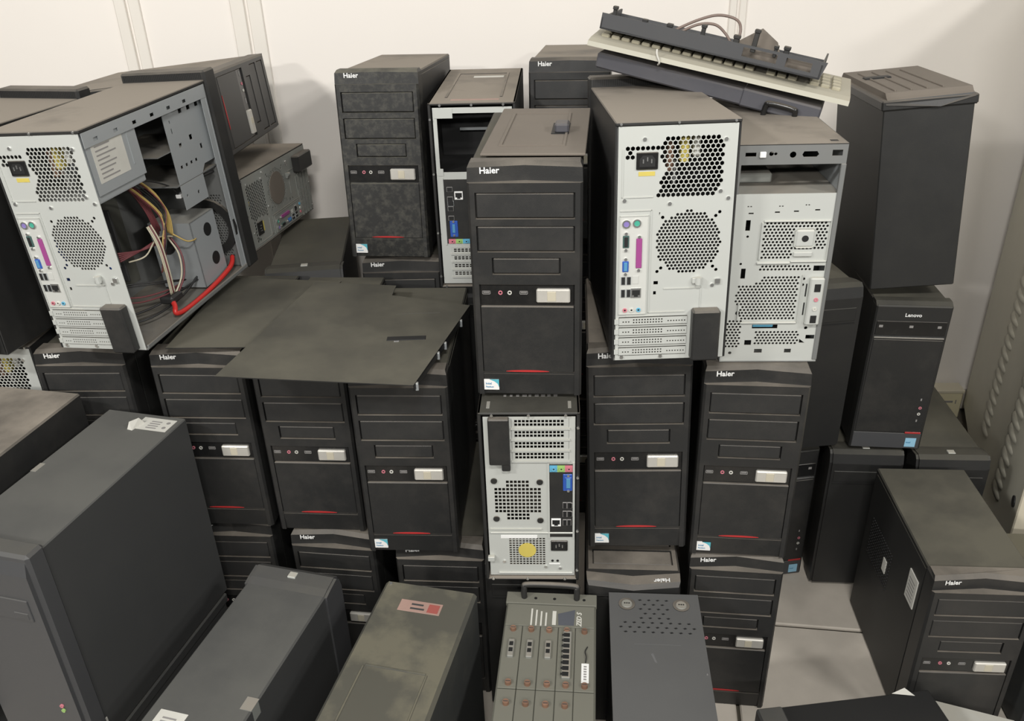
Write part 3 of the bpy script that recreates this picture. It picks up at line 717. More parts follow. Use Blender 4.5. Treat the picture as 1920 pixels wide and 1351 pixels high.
MB().cyl((.00,.2585,.105),(.00,.26,.105),.020,18).build('fan_hub','plastic',dbo)
# cables
def cable(pts,r,m__,nm='cable'): MB().tube(pts,r,6).build(nm,m__,oc,smooth=True)
for k in range(4):
    a=.004*k
    cable([(.04,.13+a,.285),(.05,.17+a,.265-a),(.052,.21+a,.215-2*a),(.045,.215+a,.150-a)],.0016,'cable_yellow')
for k in range(5):
    a=.005*k
    cable([(.02,.13,.28),(.03,.16+a,.25),(.035,.185+a,.19-a),(.02,.205+a,.13+a)],.0017,'cable_maroon')
for k in range(4):
    a=.0042*k
    cable([(.05,.150+a,.185),(.062,.148+a,.15),(.066,.145+a,.10),(.060,.150+a,.045)],.0016,'cable_white' if k!=2 else 'cable_maroon')
cable([(.04,.215,.14),(.062,.205,.11),(.066,.19,.07),(.06,.16,.04)],.0018,'cable_white')
cable([(.044,.218,.14),(.066,.208,.11),(.07,.193,.07),(.064,.163,.04)],.0018,'cable_maroon')
cable([(.05,.22,.145),(.065,.235,.125),(.07,.25,.12),(.068,.265,.118)],.0016,'cable_yellow')
cable([(.05,.22,.14),(.05,.17,.155),(.045,.13,.135),(.02,.11,.13)],.0016,'cable_white')
for k in range(5): cable([(.045,.19-.003*k,.15-.002*k),(.03,.14,.142),(.01,.10,.135+.004*k)],.0019,'cable_maroon')
cable([(.05,.155,.042),(.072,.135,.030),(.078,.125,.018),(.080,.16,.012),(.081,.25,.014),(.080,.34,.024),(.070,.375,.035)],.0052,'cable_red','red_lead')
cable([(-.02,.05,.028),(.03,.12,.030),(.05,.17,.035),(.05,.26,.030)],.0022,'cable_black')
cable([(-.02,.05,.018),(.04,.10,.020),(.06,.18,.028),(.05,.26,.036)],.0022,'cable_black')
for k in range(6):
    a=random.uniform(-.012,.012); b=random.uniform(-.012,.012)
    cable([(.03+a*.4,.135,.278),(.045,.165+a,.255+b),(.055,.20+b,.20+a),(.058,.185+a,.15+b),(.05,.165+b,.10+a)],.0014,('cable_yellow','cable_maroon','cable_black')[k%3])
for k in range(4):
    a=random.uniform(-.015,.015)
    cable([(-.03,.06+a,.09),(.02,.10+a,.07+a),(.05,.15,.06+a),(.055,.20+a,.05)],.0016,('cable_black','cable_maroon')[k%2])
MB().cbox(.04,.07,.135,.175,.030,.046,.004).build('cable_tie_bundle','cable_black',oc)
MB().cbox(.055,.066,.255,.275,.205,.213,.001).build('white_plug','white',oc)
cable([(.04,.14,.28),(.05,.19,.262),(.058,.24,.235),(.06,.26,.21)],.0016,'cable_black')
cable([(.06,.28,.228),(.07,.33,.226),(.078,.37,.226)],.003,'cable_black')

# ------------------------------------------------------------------ square-grid rear towers
def grid(x0,x1,z0,z1,nx,nz,fill=.62):
    o=[];dx=(x1-x0)/nx;dz=(z1-z0)/nz
    for i in range(nx):
        for j in range(nz):
            cx=x0+(i+.5)*dx;cz=z0+(j+.5)*dz
            o.append(rect(cx-dx*fill/2,cx+dx*fill/2,cz-dz*fill/2,cz+dz*fill/2))
    return o
def grid_tower(label,pose,w,d,h,inverted):
    """case with square-grid vents; inverted=True stands on its head with the supply at the bottom"""
    t=thing('computer_case',label,'computer',pose); x=w/2
    s=MB(); s.cbox(-x,-x+.006,-.004,d,.0,h,.0015); s.cbox(x-.006,x,-.004,d,.0,h,.0015); s.build('side_cover','paint',t)
    tc_=MB().cbox(-x,x,-.004,d,h-.005,h,.0015).build('top_cover','paint_clean' if inverted else 'paint',t)
    MB().cbox(-x,x,-.004,d,0,.005,.0015).build('base_pan','paint',t)
    MB().box(-x+.004,x-.004,d-.004,d-.002,.004,h-.004).build('front_plate','paint',t)
    xl,xr=-x+.009,x-.008; zb,zt=.010,h-.010; W=xr-xl; H=zt-zb
    U=lambda u:xl+u*W
    V=(lambda v:zt-v*H)
    hs=[]
    if inverted:
        for k in range(4): hs.append(('slot',U(.31),U(.93),V(.062+k*.064),V(.008+k*.064)))
        fan=(U(.085),U(.62),V(.63),V(.375)); psu=(U(.23),U(.66),V(.93),V(.745))
        iorect=(U(.713),U(.975),V(.737),V(.277))
    else:
        for k in range(4): hs.append(('slot',U(.13),U(.86),V(.815+k*.047),V(.78+k*.047)))
        fan=(U(.45),U(.95),V(.72),V(.46)); iorect=(U(.08),U(.40),V(.755),V(.385))
    H_=[]
    for k in hs: H_.append(rect(k[1],k[2],k[3],k[4]))
    cut=lambda r: not ((r[0][0]<fan[0]+.018 or r[1][0]>fan[1]-.018) and (r[2][1]>fan[3]-.012 or r[0][1]<fan[2]+.012))
    H_+=[r for r in grid(*fan,12,11,.74) if cut(r)]
    if inverted: H_+=grid(*psu,11,12,.72)
    else:
        H_.append([(U(.05),V(.345)),(U(.95),V(.345)),(U(.95),V(.03)),(U(.05),V(.03))])
    rp=MB().plate(rect(xl,xr,zb,zt),H_,0,.0012).build('rear_panel','zinc',t)
    for k in hs:
        c=MB().plate(rect(k[1]+.0003,k[2]-.0003,k[3]+.0003,k[4]-.0003),grid(k[1]+.004,k[2]-.008,k[3]+.003,k[4]-.002,13,2,.74),-.001,.0012)
        c.box(k[1]-.002,k[2]+.002,-.003,-.0004,k[3]-.0032,k[3]); c.build('slot_cover','zinc',t)
    io=MB().box(iorect[0],iorect[1],-.0010,.0008,iorect[2],iorect[3]).build('port_plate','plastic',t)
    rr=MB()
    for a,b,c_,d_ in ((iorect[0]-.003,iorect[0],iorect[2]-.003,iorect[3]+.003),(iorect[1],iorect[1]+.003,iorect[2]-.003,iorect[3]+.003)): rr.box(a,b,-.002,.0002,c_,d_)
    rr.build('plate_rim','zinc',rp)
    y=-.0010
    if inverted:
        for k,m_ in enumerate(('cyan','lime','pink')):
            u0=.717+k*.085
            c=MB().box(U(u0),U(u0+.085),y-.001,y,V(.322),V(.283)).build('audio_port_block',m_,io)
            jack(io,U(u0+.045),V(.303),y-.001,m_,.0045)
        dsub(io,U(.925),V(.39),.013,.026,'blue',y); MB().cbox(U(.865),U(.97),y-.0015,y,V(.437),V(.335),.001).build('port_surround','blue',io)
        for k in range(3):
            for uu in (.885,.935): usb(io,U(uu),V(.53+k*.055),y,.006,.012,'ink_grey')
        rj45(io,U(.785),V(.64),y,.0135,'white')
        for k in range(2): usb(io,U(.955),V(.53+k*.055),y,.004,.010,'ink_grey')
        iec(t,U(.82),V(.795),.031,.0235,0.0)
        MB().box(U(.14),U(.565),-.0008,0,V(.748),V(.728)).build('serial_label','white',t)
        MB().cyl((U(.445),-.0012,V(.828)),(U(.445),.0,V(.828)),.0165,24).build('fan_sticker','yellow',t)
        for u_,v_ in ((.09,.378),(.605,.385),(.10,.618),(.605,.628)): MB().cyl((U(u_),-.0025,V(v_)),(U(u_),0,V(v_)),.0058,14).build('fan_mount','plastic',t)
        l=MB().cbox(U(.055),U(.285),-.012,.001,V(.265),zt+.001,.002); l.cbox(U(.19),U(.285),-.010,.001,V(.305),V(.26),.002); l.build('slot_latch_cover','plastic',t)
        MB().cbox(U(.70),U(.83),-.001,0,V(.925),V(.918),.0003).build('rating_mark','white',t)
        for u_,v_ in ((.74,.90),(.80,.90)): MB().cyl((U(u_),-.0008,V(v_)),(U(u_),0,V(v_)),.0025,10).build('panel_hole','groove',t)
        for u_,v_ in ((.17,.905),(.83,.95),(.66,.94)): screw(t,U(u_),V(v_),0,.003)
        MB().cbox(U(.02),U(.98),-.0025,.0,V(.715),V(.705),.0008).build('pressed_rib','zinc',t)
        MB().cbox(U(.10),U(.98),-.003,.0,V(.985),V(.975),.0008).build('pressed_rib','zinc',t)
        MB().box(U(.02),U(.62),-.0022,.0004,V(.690),V(.683)).build('pressed_rib','zinc',t)
        MB().cbox(U(-.02),U(.06),-.008,.0,V(.89),V(.86),.001).build('hook','zinc',t)
    else:
        rj45(io,U(.27),V(.475),y,.014,'white')
        for k in range(4):
            for uu in (.155,): usb(io,U(uu),V(.44+k*.055),y,.011,.009,'ink_grey')
        usb(io,U(.16),V(.52),y,.012,.010)
        dsub(io,U(.18),V(.665),.011,.024,'blue',y); MB().cbox(U(.13),U(.235),y-.0015,y,V(.715),V(.62),.001).build('port_surround','blue',io)
        for k,m_ in enumerate(('pink','lime','cyan')):
            u0=.10+k*.095
            MB().box(U(u0),U(u0+.095),y-.001,y,V(.755),V(.728)).build('audio_port_block',m_,io); jack(io,U(u0+.05),V(.742),y-.001,m_,.004)
        # inside of the empty supply bay
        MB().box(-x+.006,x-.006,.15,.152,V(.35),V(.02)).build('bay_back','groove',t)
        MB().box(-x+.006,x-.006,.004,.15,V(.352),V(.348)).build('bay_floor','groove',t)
        MB().box(U(.25),U(.9),.12,.124,V(.19),V(.175)).build('bay_bar','zinc_side',t)
        MB().box(U(.02),U(.25),-.0012,.0,V(.055),V(.005)).build('bracket_tab','zinc',t)
        MB().box(U(.02),U(.09),-.0012,.0,V(.365),V(.325)).build('bracket_tab','zinc',t)
    # black cover screws
    for u_ in (.14,.5,.86): screw(t,-x+u_*w,h-.0045,-.004,.0026,'chrome'); 
    for u_ in (.08,.45,.85): screw(t,-x+u_*w,.0045,-.004,.0024,'chrome')
    for v_ in (.08,.36,.68,.93): screw(t,x-.0035 if inverted else -x+.0035,h*(1-v_),-.004,.0024,'chrome')
    if inverted:
        for u_ in (.10,.90): MB().cbox(-x+u_*w-.003,-x+u_*w+.003,.012,.035,h-.0008,h+.0006,.0003).build('foot_mark','zinc_dusty',tc_)
        o=MB()
        for k in range(9): o.box(-.045+k*.011,-.045+k*.011+random.uniform(.004,.009),.052,.058,h-.0004,h+.0004)
        o.build('cover_print','ink_grey',tc_)
    else:
        MB().box(-.02,.05,.28,.30,h-.0004,h+.0005).build('cover_label','label',tc_)
        MB().box(-.045,.055,.02,.032,h-.0004,h+.0005).build('cover_label','redlabel',tc_)
        q=MB(); 
        for a,b,c_,d_ in ((-.06,.06,.33,.337),(-.06,-.055,.05,.33),(.055,.06,.05,.33)): q.box(a,b,c_,d_,h-.0006,h+.0012)
        q.build('cover_rib','paint',tc_)
    return t
grid_tower('silver-backed case turned upside down, square-grid vents, under the lidded tower',(0.025,1.243,0.405,-3.2),.176,.38,.373,True)
grid_tower('black case turned to show its back, power supply missing, beside the chalky tower',(-0.065,1.775,0.785,-3.7),.18,.40,.406,False)

# ------------------------------------------------------------------ bare front chassis
w,d,h=.166,.36,.381
ch=thing('computer_chassis','bare metal computer chassis without its front bezel, empty drive bay open','computer',(0.447,1.313,0.822,-3.6))
x=w/2
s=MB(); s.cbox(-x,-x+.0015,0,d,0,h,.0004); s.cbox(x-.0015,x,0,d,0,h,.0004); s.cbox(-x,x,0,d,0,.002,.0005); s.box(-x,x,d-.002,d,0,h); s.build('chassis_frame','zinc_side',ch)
tp=MB().cbox(-x,x,-.001,d,h-.002,h,.0006).build('top_cover','paint',ch)
MB().cbox(x-.024,x-.012,.012,.02,h-.0006,h+.0004,.0002).build('cover_slot','groove',tp)
U=lambda u:-x+u*w
V=lambda v:h*(1-v)
hs=[]
hh=[circle(U(.30),V(.04),.0036,10),circle(U(.50),V(.045),.005,12),circle(U(.46)-.02,V(.04),.0026,8)]
hh+=[[(U(.60),V(.055)),(U(.72),V(.055)),(U(.74),V(.045)),(U(.72),V(.032)),(U(.60),V(.032)),(U(.585),V(.045))]]
hh+=[rect(U(.86),U(.955),V(.052),V(.028)),rect(U(.06),U(.16),V(.05),V(.034))]
# small crosses and slots
for u_,v_ in ((.15,.262),(.45,.262),(.70,.258)):
    hs+=[rect(U(u_)-.0035,U(u_)-.0009,V(v_)-.0009,V(v_)+.0009),rect(U(u_)+.0009,U(u_)+.0035,V(v_)-.0009,V(v_)+.0009)]
for u_,v_ in ((.17,.292),(.42,.288),(.60,.285),(.80,.28)): hs.append(rect(U(u_)-.004,U(u_)+.004,V(v_)-.0012,V(v_)+.0012))
for v_ in (.345,.565): hs.append(rect(U(.13),U(.175),V(v_)-.009,V(v_)+.009))
hs+=[circle(U(.16),V(.395),.0022,8),circle(U(.12),V(.52),.0022,8)]
pA=[(U(.28),V(.505)),(U(.31),V(.335)),(U(.93),V(.335)),(U(.93),V(.475)),(U(.80),V(.475)),(U(.80),V(.435)),(U(.60),V(.435)),(U(.60),V(.505))]
def nobox(r,boxes):
    cx=sum(p[0] for p in r)/len(r);cz=sum(p[1] for p in r)/len(r)
    return all(not(a<=cx<=b and c<=cz<=e) for a,b,c,e in boxes)
plateb=(U(.61),U(.81),V(.445),V(.36))
hs+=[r for r in hexgrid(rect(U(.30),U(.93),V(.50),V(.335)),.0062,.0022,8,0) if nobox(r,[plateb,(U(.60),U(.96),V(.51),V(.455))])]
hs+=hexgrid(rect(U(.30),U(.82),V(.555),V(.522)),.0062,.0022,8,0)
pB=[(U(.09),V(.70)),(U(.12),V(.625)),(U(.30),V(.61)),(U(.36),V(.572)),(U(.72),V(.572)),(U(.72),V(.79)),(U(.15),V(.79)),(U(.15),V(.72))]
hs+=hexgrid(pB,.0062,.0022,8,0)
hs+=hexgrid(rect(U(.03),U(.19),V(.93),V(.79)),.0062,.0022,8,0)
hs+=hexgrid(rect(U(.33),U(.78),V(.915),V(.845)),.0062,.0022,8,0)
hs+=[rect(U(.84),U(.95),V(.555),V(.53)),rect(U(.86),U(.95),V(.885),V(.865)),rect(U(.24),U(.31),V(.915),V(.89)),rect(U(.80),U(.86),V(.905),V(.885)),rect(U(.35),U(.43),V(.955),V(.935)),rect(U(.66),U(.73),V(.955),V(.935))]
hs+=[circle(U(.14),V(.755),.0042,10),circle(U(.85),V(.83),.003,8),circle(U(.76),V(.592),.0026,8),circle(U(.757),V(.62),.0026,8),circle(U(.10),V(.955),.003,8)]
hs+=[rect(U(.30),U(.56),V(.832),V(.812))]
fp=MB().plate(rect(-x,x,0,V(.208)),hs,0,.0014).build('front_plate','zinc',ch)
hdr=MB().plate(rect(-x,x,V(.085),h-.002),hh,-.0004,.0014).build('front_header','zinc_in',ch)
MB().cbox(U(.955),U(1.004),-.0022,.004,.004,V(.085),.001).build('front_flange','zinc_in',ch)
MB().box(U(0),U(.03),-.0004,.001,V(.208),V(.085)).build('bay_flange','zinc_in',ch)
MB().cbox(U(.19),U(.25),-.004,.0,V(.055),V(.03),.001).build('plastic_peg','white',ch)
MB().cbox(plateb[0],plateb[1],-.005,.0,plateb[2],plateb[3],.004).build('fan_boss','zinc',ch)
MB().cyl((U(.71),-.0056,V(.402)),(U(.71),-.004,V(.402)),.0055,14).build('boss_hole','groove',ch)
rb=MB()
for a,b,c_,e_ in ((.27,.60,.520,.510),(.60,.95,.512,.505),(.17,.74,.805,.797),(.74,.75,.80,.57),(.13,.145,.79,.70),(.28,.30,.50,.33),(.94,.952,.51,.32),(.30,.94,.33,.322)): rb.cbox(U(a),U(b),-.0035,.0004,V(c_),V(e_),.001)
rb.build('pressed_rib','zinc',ch)
MB().cbox(U(.62),U(.80),-.004,0,V(.485),V(.465),.001).build('drive_clip','zinc',ch)
pc=MB().cbox(U(.815),U(.955),-.010,.0,V(.805),V(.58),.002).build('front_port_bracket','zinc',ch)
for v_ in (.625,.775): MB().box(U(.86),U(.92),-.0108,-.0098,V(v_+.018),V(v_-.018)).build('usb_port','groove',pc)
for v_,m_ in ((.68,'pink'),(.725,'label')): MB().ring((U(.89),-.0115,V(v_)),'y',.0014,.0035,.0018,12).build('audio_jack',m_,pc)
for v_ in (.645,.735): MB().box(U(.79),U(.803),-.0006,.0002,V(v_+.03),V(v_-.03)).build('bracket_slot','groove',pc)
MB().cbox(U(.31),U(.52),.004,.010,V(.83),V(.815),.001).build('led_board','cyan',ch)
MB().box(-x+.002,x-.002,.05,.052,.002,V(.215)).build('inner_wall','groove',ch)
MB().box(-x+.002,x-.002,.001,.30,V(.215),V(.210)).build('bay_floor','zinc_dusty',ch)
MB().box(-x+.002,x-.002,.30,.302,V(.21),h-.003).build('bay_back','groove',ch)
MB().cbox(U(.50),U(.72),.14,.146,V(.135),V(.122),.001).build('bay_bar','chrome',ch)
MB().cbox(U(.05),U(.42),.06,.20,V(.208),V(.165),.002).build('drive_rail_cover','zinc_dusty',ch)

# ------------------------------------------------------------------ case standing on its back, bezel upwards
w,d,h=.178,.355,.405
bu=thing('computer_tower','black tower stood on its back with its ridged bezel facing up, by the bare wall','computer',(0.856,1.662,0.798,-5.9,-2.6,-4.6))
x=w/2
MB().cbox(-x+.004,x-.004,.004,d-.004,0,h-.026,.002).build('case','paint_low',bu)
MB().cbox(-x-.001,x+.001,-.001,d,h-.032,h-.012,.003).build('bezel_rim','plastic',bu)
pr=[(.0,h-.014),(.012,h-.008),(.02,h),(d-.02,h),(d-.01,h-.008),(d-.004,h-.014)]
f=MB().prism(pr,-x+.010,x-.006,'x'); bz=f.build('front_bezel','dust_brown',bu)
for k in range(4): MB().cbox(-x+.03+k*.03,-x+.034+k*.03,.03,d-.06,h-.001,h+.0025,.001).build('bezel_ridge','dust_brown',bz)
MB().cbox(-x+.022,-x+.075,.20,.225,h-.001,h+.003,.001).build('port_strip','groove',bz)
f=MB().add([(-x+.006,-.003,h-.020),(.018,-.006,h-.030),(x-.006,-.003,h-.016),(x-.006,.002,h-.010),(-x+.006,.002,h-.012)],[(0,1,2,3,4)]); 
f.build('rim_facet','plastic',bu)

# ------------------------------------------------------------------ front row
# big slanted case
w,d,h=.175,.423,.435
t=thing('computer_tower','large plain dark grey tower with torn white label, slanted at the front of the heap','computer',(-0.823,1.015,0.262,-15.5))
x=w/2
MB().cbox(-x+.002,x-.002,.038,d,.0,h-.004,.002).build('case','grey_paint',t)
f=MB(); f.cbox(-x-.003,x+.003,.006,.042,-.002,h+.006,.005); f.prism([(.0,.02),(.006,.006),(.006,h-.006),(.0,h-.03)],-x+.004,x-.004,'x'); f.build('front_bezel','grey_plastic',t)
MB().cbox(-x+.02,x-.02,-.002,.004,h*.72,h*.82,.001).build('optical_drive_door','grey_plastic',t)
MB().cbox(.035,.062,-.003,.004,h*.73,h*.76,.001).build('eject_button','grey_plastic',t)
for z_,m_ in ((.28,'pink'),(.255,'lime')): MB().ring((.055,-.0025,h*z_),'y',.0014,.0036,.003,18).build('audio_jack',m_,t)
lb=MB().box(.005,.075,d-.052,d-.012,h-.0045,h-.0035).build('case_label','label',t); lb['label']='torn white maker label'
q=MB()
for k in range(4): q.box(.028,.050,d-.046+k*.007,d-.043+k*.007,h-.0036,h-.0032)
q.cyl((.064,d-.040,h-.0036),(.064,d-.040,h-.0031),.004,10); q.cyl((.064,d-.024,h-.0036),(.064,d-.024,h-.0031),.004,10)
q.build('label_print','ink_grey',lb)
MB().add([(-.002,d-.058,h-.0036),(.010,d-.060,h-.0036),(.016,d-.030,h-.0036),(.006,d-.026,h-.0036),(.004,d-.055,h+.012),(.011,d-.036,h+.010)],[(0,1,2,3),(0,4,5,3),(1,4,0),(1,2,5,4)]).build('curled_flap','label',lb)
MB().box(-x+.003,-x+.014,.21,.235,h-.0045,h-.0034).build('tape_piece','zinc_dusty',t)
MB().box(x-.0022,x-.0008,.03,.045,.02,.05).build('tape_piece','label',t)
sb=thing('steel_box','grey steel box on the floor carrying the large slanted tower','box',(-0.823,1.015,0,-15.5))
MB().cbox(-.085,.085,.01,.41,0,.24,.003).build('box_body','grey_paint',sb); MB().cbox(-.0875,.0875,.005,.415,.238,.259,.002).build('lid','grey_paint',sb)
# dusty-topped case further along
t=thing('computer_tower','dark tower with a brown dusty top, beside the large slanted tower','computer',(-1.010,1.048,0.322,-13))
MB().cbox(-.09,.09,.04,.412,0,.418,.003).build('case','paint',t); MB().cbox(-.092,.092,0,.041,0,.420,.005).build('front_bezel','plastic',t)
sb=thing('steel_box','grey steel box carrying the tower with the brown dusty top','box',(-1.022,1.050,0,-13))
MB().cbox(-.078,.078,.01,.39,0,.30,.003).build('box_body','grey_paint',sb); MB().cbox(-.080,.080,.005,.395,.298,.322,.002).build('lid','grey_paint',sb)
# grey sloping case, bezel at the far end
t=plain_tower('dark grey tower with a bright badge on its far bezel, label at the near end',(-0.552,0.840,0,-16.1),.172,.46,.425,front='grey_plastic',paint='grey_paint',flip=True)
h=.425
lb=MB().box(-.062,-.012,.055,.105,h-.0085,h-.0073).build('case_label','label',t)
q=MB()
for k in range(5): q.box(-.05,-.025,.062+k*.007,.065+k*.007,h-.0075,h-.0070)
q.cyl((-.019,.07,h-.0075),(-.019,.07,h-.0069),.004,10); q.build('label_print','ink_grey',lb)
MB().box(.062,.083,.135,.160,h-.0085,h-.0070).box(.0815,.0826,.138,.157,h-.035,h-.008).build('tape_piece','zinc_dusty',t)
# dusty case with red sticker
w,d,h=.175,.458,.439
t=thing('computer_tower','grimy tower with a red and white sticker on its dented dusty top','computer',(-0.274,0.754,0,-14.2))
x=w/2
MB().cbox(-x,x,0,d,0,h,.006).build('case','old_case',t)
rb=MB()
for a,b,c_,e_ in ((-.05,.055,.255,.259),(-.055,-.051,.0,.255),(.055,.059,.0,.255)): rb.cbox(a,b,c_,e_,h-.002,h+.0012,.0008)
rb.build('pressed_panel','old_case',t)
lb=MB().cbox(-.042,.036,d-.072,d-.045,h-.0004,h+.0007,.0002).build('red_sticker','redlabel',t); lb['label']='red and white sticker'
q=MB()
for k in range(2): q.box(-.020,.006-.004*k,d-.066+k*.010,d-.062+k*.010,h+.0005,h+.0010)
q.build('sticker_print','ink',lb)
MB().box(.012,.032,d-.069,d-.049,h+.0005,h+.0010).build('sticker_emblem','redink',lb)
MB().cyl((-x+.012,d-.012,h-.001),(-x+.012,d-.012,h+.002),.003,8).build('screw','chrome',t)

# modem rack standing on its back, front panel up
w,d,h=.170,.40,.369
t=thing('modem_rack','grey modem rack unit with copper screws and connectors, front panel turned up','rack unit',(0.019,0.840,0,-6.1))
x=w/2
MB().cbox(-x,x,0,d,0,h-.006,.002).build('rack_body','rack',t)
MB().cbox(-x-.001,x+.001,d-.028,d+.002,h-.008,h+.0015,.001).build('mounting_flange','rack',t)
mods=[(-.082,-.050),(-.049,-.017),(-.016,.016),(.017,.047),(.048,.082)]
for a,b in mods:
    MB().cbox(a,b,.172,d-.085,h-.006,h+.001,.0008).build('module_plate','rack',t)
    MB().cbox(a,b,.0,.170,h-.006,h+.001,.0008).build('module_plate','rack',t)
MB().cbox(-.082,.082,d-.084,d-.030,h-.006,h+.001,.0008).build('module_plate','rack',t)
def tscrew(cx,cy):
    o=MB().cyl((cx,cy,h),(cx,cy,h+.007),.0058,14,.0052).build('thumb_screw','copper',t)
    MB().box(cx-.004,cx+.004,cy-.0006,cy+.0006,h+.0066,h+.0075).build('screw_slot','ink',o)
for cx in (-.066,-.033,0,.032,.064):
    tscrew(cx,d-.095); tscrew(cx+.002,.182)
    if cx<.05: tscrew(cx+.002,.140)
for cx in (-.066,-.033,0):
    o=MB().cbox(cx-.0055,cx+.0055,.238,.278,h,h+.006,.001).build('connector','zinc_dusty',t)
    for k in (0,1): MB().box(cx-.0035,cx+.0035,.248+k*.014,.257+k*.014,h+.0055,h+.0064).build('connector_hole','groove',o)
o=MB().cbox(.026,.041,.196,.302,h,h+.006,.001).build('network_port_strip','zinc_dusty',t)
for k in range(8): MB().box(.027,.038,.199+k*.0127,.208+k*.0127,h+.0055,h+.0064).box(.024,.028,.2015+k*.0127,.2055+k*.0127,h+.0055,h+.0063).build('port_socket','groove',o)
lb=MB().box(.060,.073,.190,.232,h+.001,h+.0018).build('paper_tag','white',t)
q=MB()
for k in range(6): q.box(.064,.069,.196+k*.0055,.199+k*.0055,h+.0016,h+.0021)
q.build('tag_print','ink_grey',lb)
MB().tube([(.067,.234,h+.002),(.068,.245,h+.004),(.066,.258,h+.003),(.070,.270,h+.002)],.001).build('tag_wire','cable_black',t)
q=MB()
for k in range(4): q.box(-.036+k*.009,-.033+k*.009,d-.083,d-.083+.042-.003*k,h+.0008,h+.0014)
q.box(.004,.011,d-.08,d-.045,h+.0008,h+.0013); q.build('panel_print','label',t)
MB().prism([(.016,d-.080),(.044,d-.080),(.046,d-.040),(.014,d-.052)],h+.0008,h+.0013,'z').build('panel_logo_patch','rack_mark',t)
LG,LGW=text_mesh('panel_lettering','ZED S',0.013,'label',0.0002,0.0003,italic=0.3)
link('panel_lettering',LG,t,loc=(.058,d-.082,h+.0012),rot=(0,0,R(90)))
hd=MB().tube([(-.052,d-.012,h),(-.052,d-.010,h+.022),(-.044,d-.008,h+.030),(.040,d-.008,h+.030),(.048,d-.010,h+.022),(.048,d-.012,h)],.0058,8)
hd.build('handle','plastic',t,smooth=True)
for cx in (-.03,.006,.062): MB().cyl((cx,d-.014,h+.001),(cx,d-.014,h+.002),.003,10).build('flange_hole','groove',t)

# grey vented box with two sockets on top
w,d,h=.168,.381,.373
t=thing('power_supply_box','plain mid grey metal box with vent slots and two round sockets on top','power box',(0.219,0.846,0,-5.3))
x=w/2
MB().cbox(-x+.0015,x-.0015,.0015,d-.0015,0,h-.002,.001).build('box_body','ups_paint',t)
xft=Matrix(((1,0,0,0),(0,0,1,0),(0,-1,0,h),(0,0,0,1)))
hs=[]
for r_ in range(8):
    cy=d-.018-r_*.0115
    xs=[-.026+k*.0165+(r_%2)*.008 for k in range(4-r_%2)] if r_<5 else [-.064+k*.0165+(r_%2)*.008 for k in range(9-(r_%2))]
    for cx in xs: hs.append([(cx-.0042,cy+.0006),(cx-.001,cy-.0026),(cx+.0042,cy-.0006),(cx+.001,cy+.0026)])
p=MB(xft); p.plate(rect(-x,x,0,d),hs,-.0008,.0014); p.build('top_panel','ups_paint',t)
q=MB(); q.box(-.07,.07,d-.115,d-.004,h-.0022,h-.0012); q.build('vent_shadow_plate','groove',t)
for cx in (-.051,.050):
    o=MB().cyl((cx,d-.030,h),(cx,d-.030,h+.002),.0155,20).build('socket_ring','plastic',t)
    MB().cyl((cx,d-.030,h+.0015),(cx,d-.030,h+.0035),.0105,18,.0095).build('socket_insert','zinc_dusty',o)
    for k in (-1,0,1): MB().cyl((cx+k*.004,d-.030,h+.003),(cx+k*.004,d-.030,h+.0042),.0014,8).build('socket_pin_hole','groove',o)
MB().cyl((x-.0055,.19,h),(x-.0055,.19,h+.0016),.0014,8).build('screw','chrome',t)
MB().box(-.042,.040,d-.128,d-.1274,h+.0006,h+.0009).build('scratch','ups_scratch',t)
MB().prism([(-.014,d-.150),(-.008,d-.168),(-.004,d-.170),(-.010,d-.148)],h+.0006,h+.0009,'z').build('scratch','ups_scratch',t)

# ------------------------------------------------------------------ loose covers
def sheet(name,label,pxs,z,t_=.0018,m_='paint_low',cat='case panel'):
    P=[ray(px,py,z=z) for px,py in pxs]
    c=sum(P,Vector())/len(P); o=thing(name,label,cat,(c.x,c.y,z-t_))
    MB().prism([(p.x-c.x,p.y-c.y) for p in P],0,t_,'z').build('panel_sheet',m_,o)
    return o,[p-c for p in P]
o,P=sheet('side_cover_panel','large loose black side cover lying flat across the row of towers',[(402,705),(775,722),(881,572),(735,553),(743,535),(592,528)],.840)
MB().cbox(-.02+.07,.07+.07,.01,.012,-.004,.0024,.0008).build('cover_lip','paint_low',o)
a,b=P[1],P[2]
dv=(b-a).normalized(); nv=Vector((-dv.y,dv.x,0))
for k in (.012,.125,.165,.262):
    c=a+dv*k-nv*0.001
    MB().cbox(c.x-.002,c.x+.003,c.y-.003,c.y+.004,-.014,.0,.0008).build('hook','zinc_side',o)
m_=MB(); e1=a+dv*.0; e2=a+dv*.335
m_.add([(e1.x,e1.y,0),(e2.x,e2.y,0),(e2.x,e2.y,-.010),(e1.x,e1.y,-.010)],[(0,1,2,3)]); 
m_.add([(e1.x+.001,e1.y,0),(e2.x+.001,e2.y,0),(e2.x+.001,e2.y,-.010),(e1.x+.001,e1.y,-.010)],[(0,1,2,3)]); m_.build('folded_edge','paint_low',o)
hp=ray(762,634,z=.84)-o.location
MB().cbox(hp.x-.036,hp.x+.036,hp.y-.008,hp.y+.008,.0012,.0028,.0006).build('finger_recess','groove',o)
MB().cbox(hp.x-.022,hp.x-.012,hp.y-.014,hp.y-.010,.0012,.0030,.0004).build('bright_nick','chrome',o)
sheet('side_cover_panel','loose black side cover partly under the open white-backed case',[(310,652),(500,650),(640,527),(430,520)],.8275,t_=.0018)
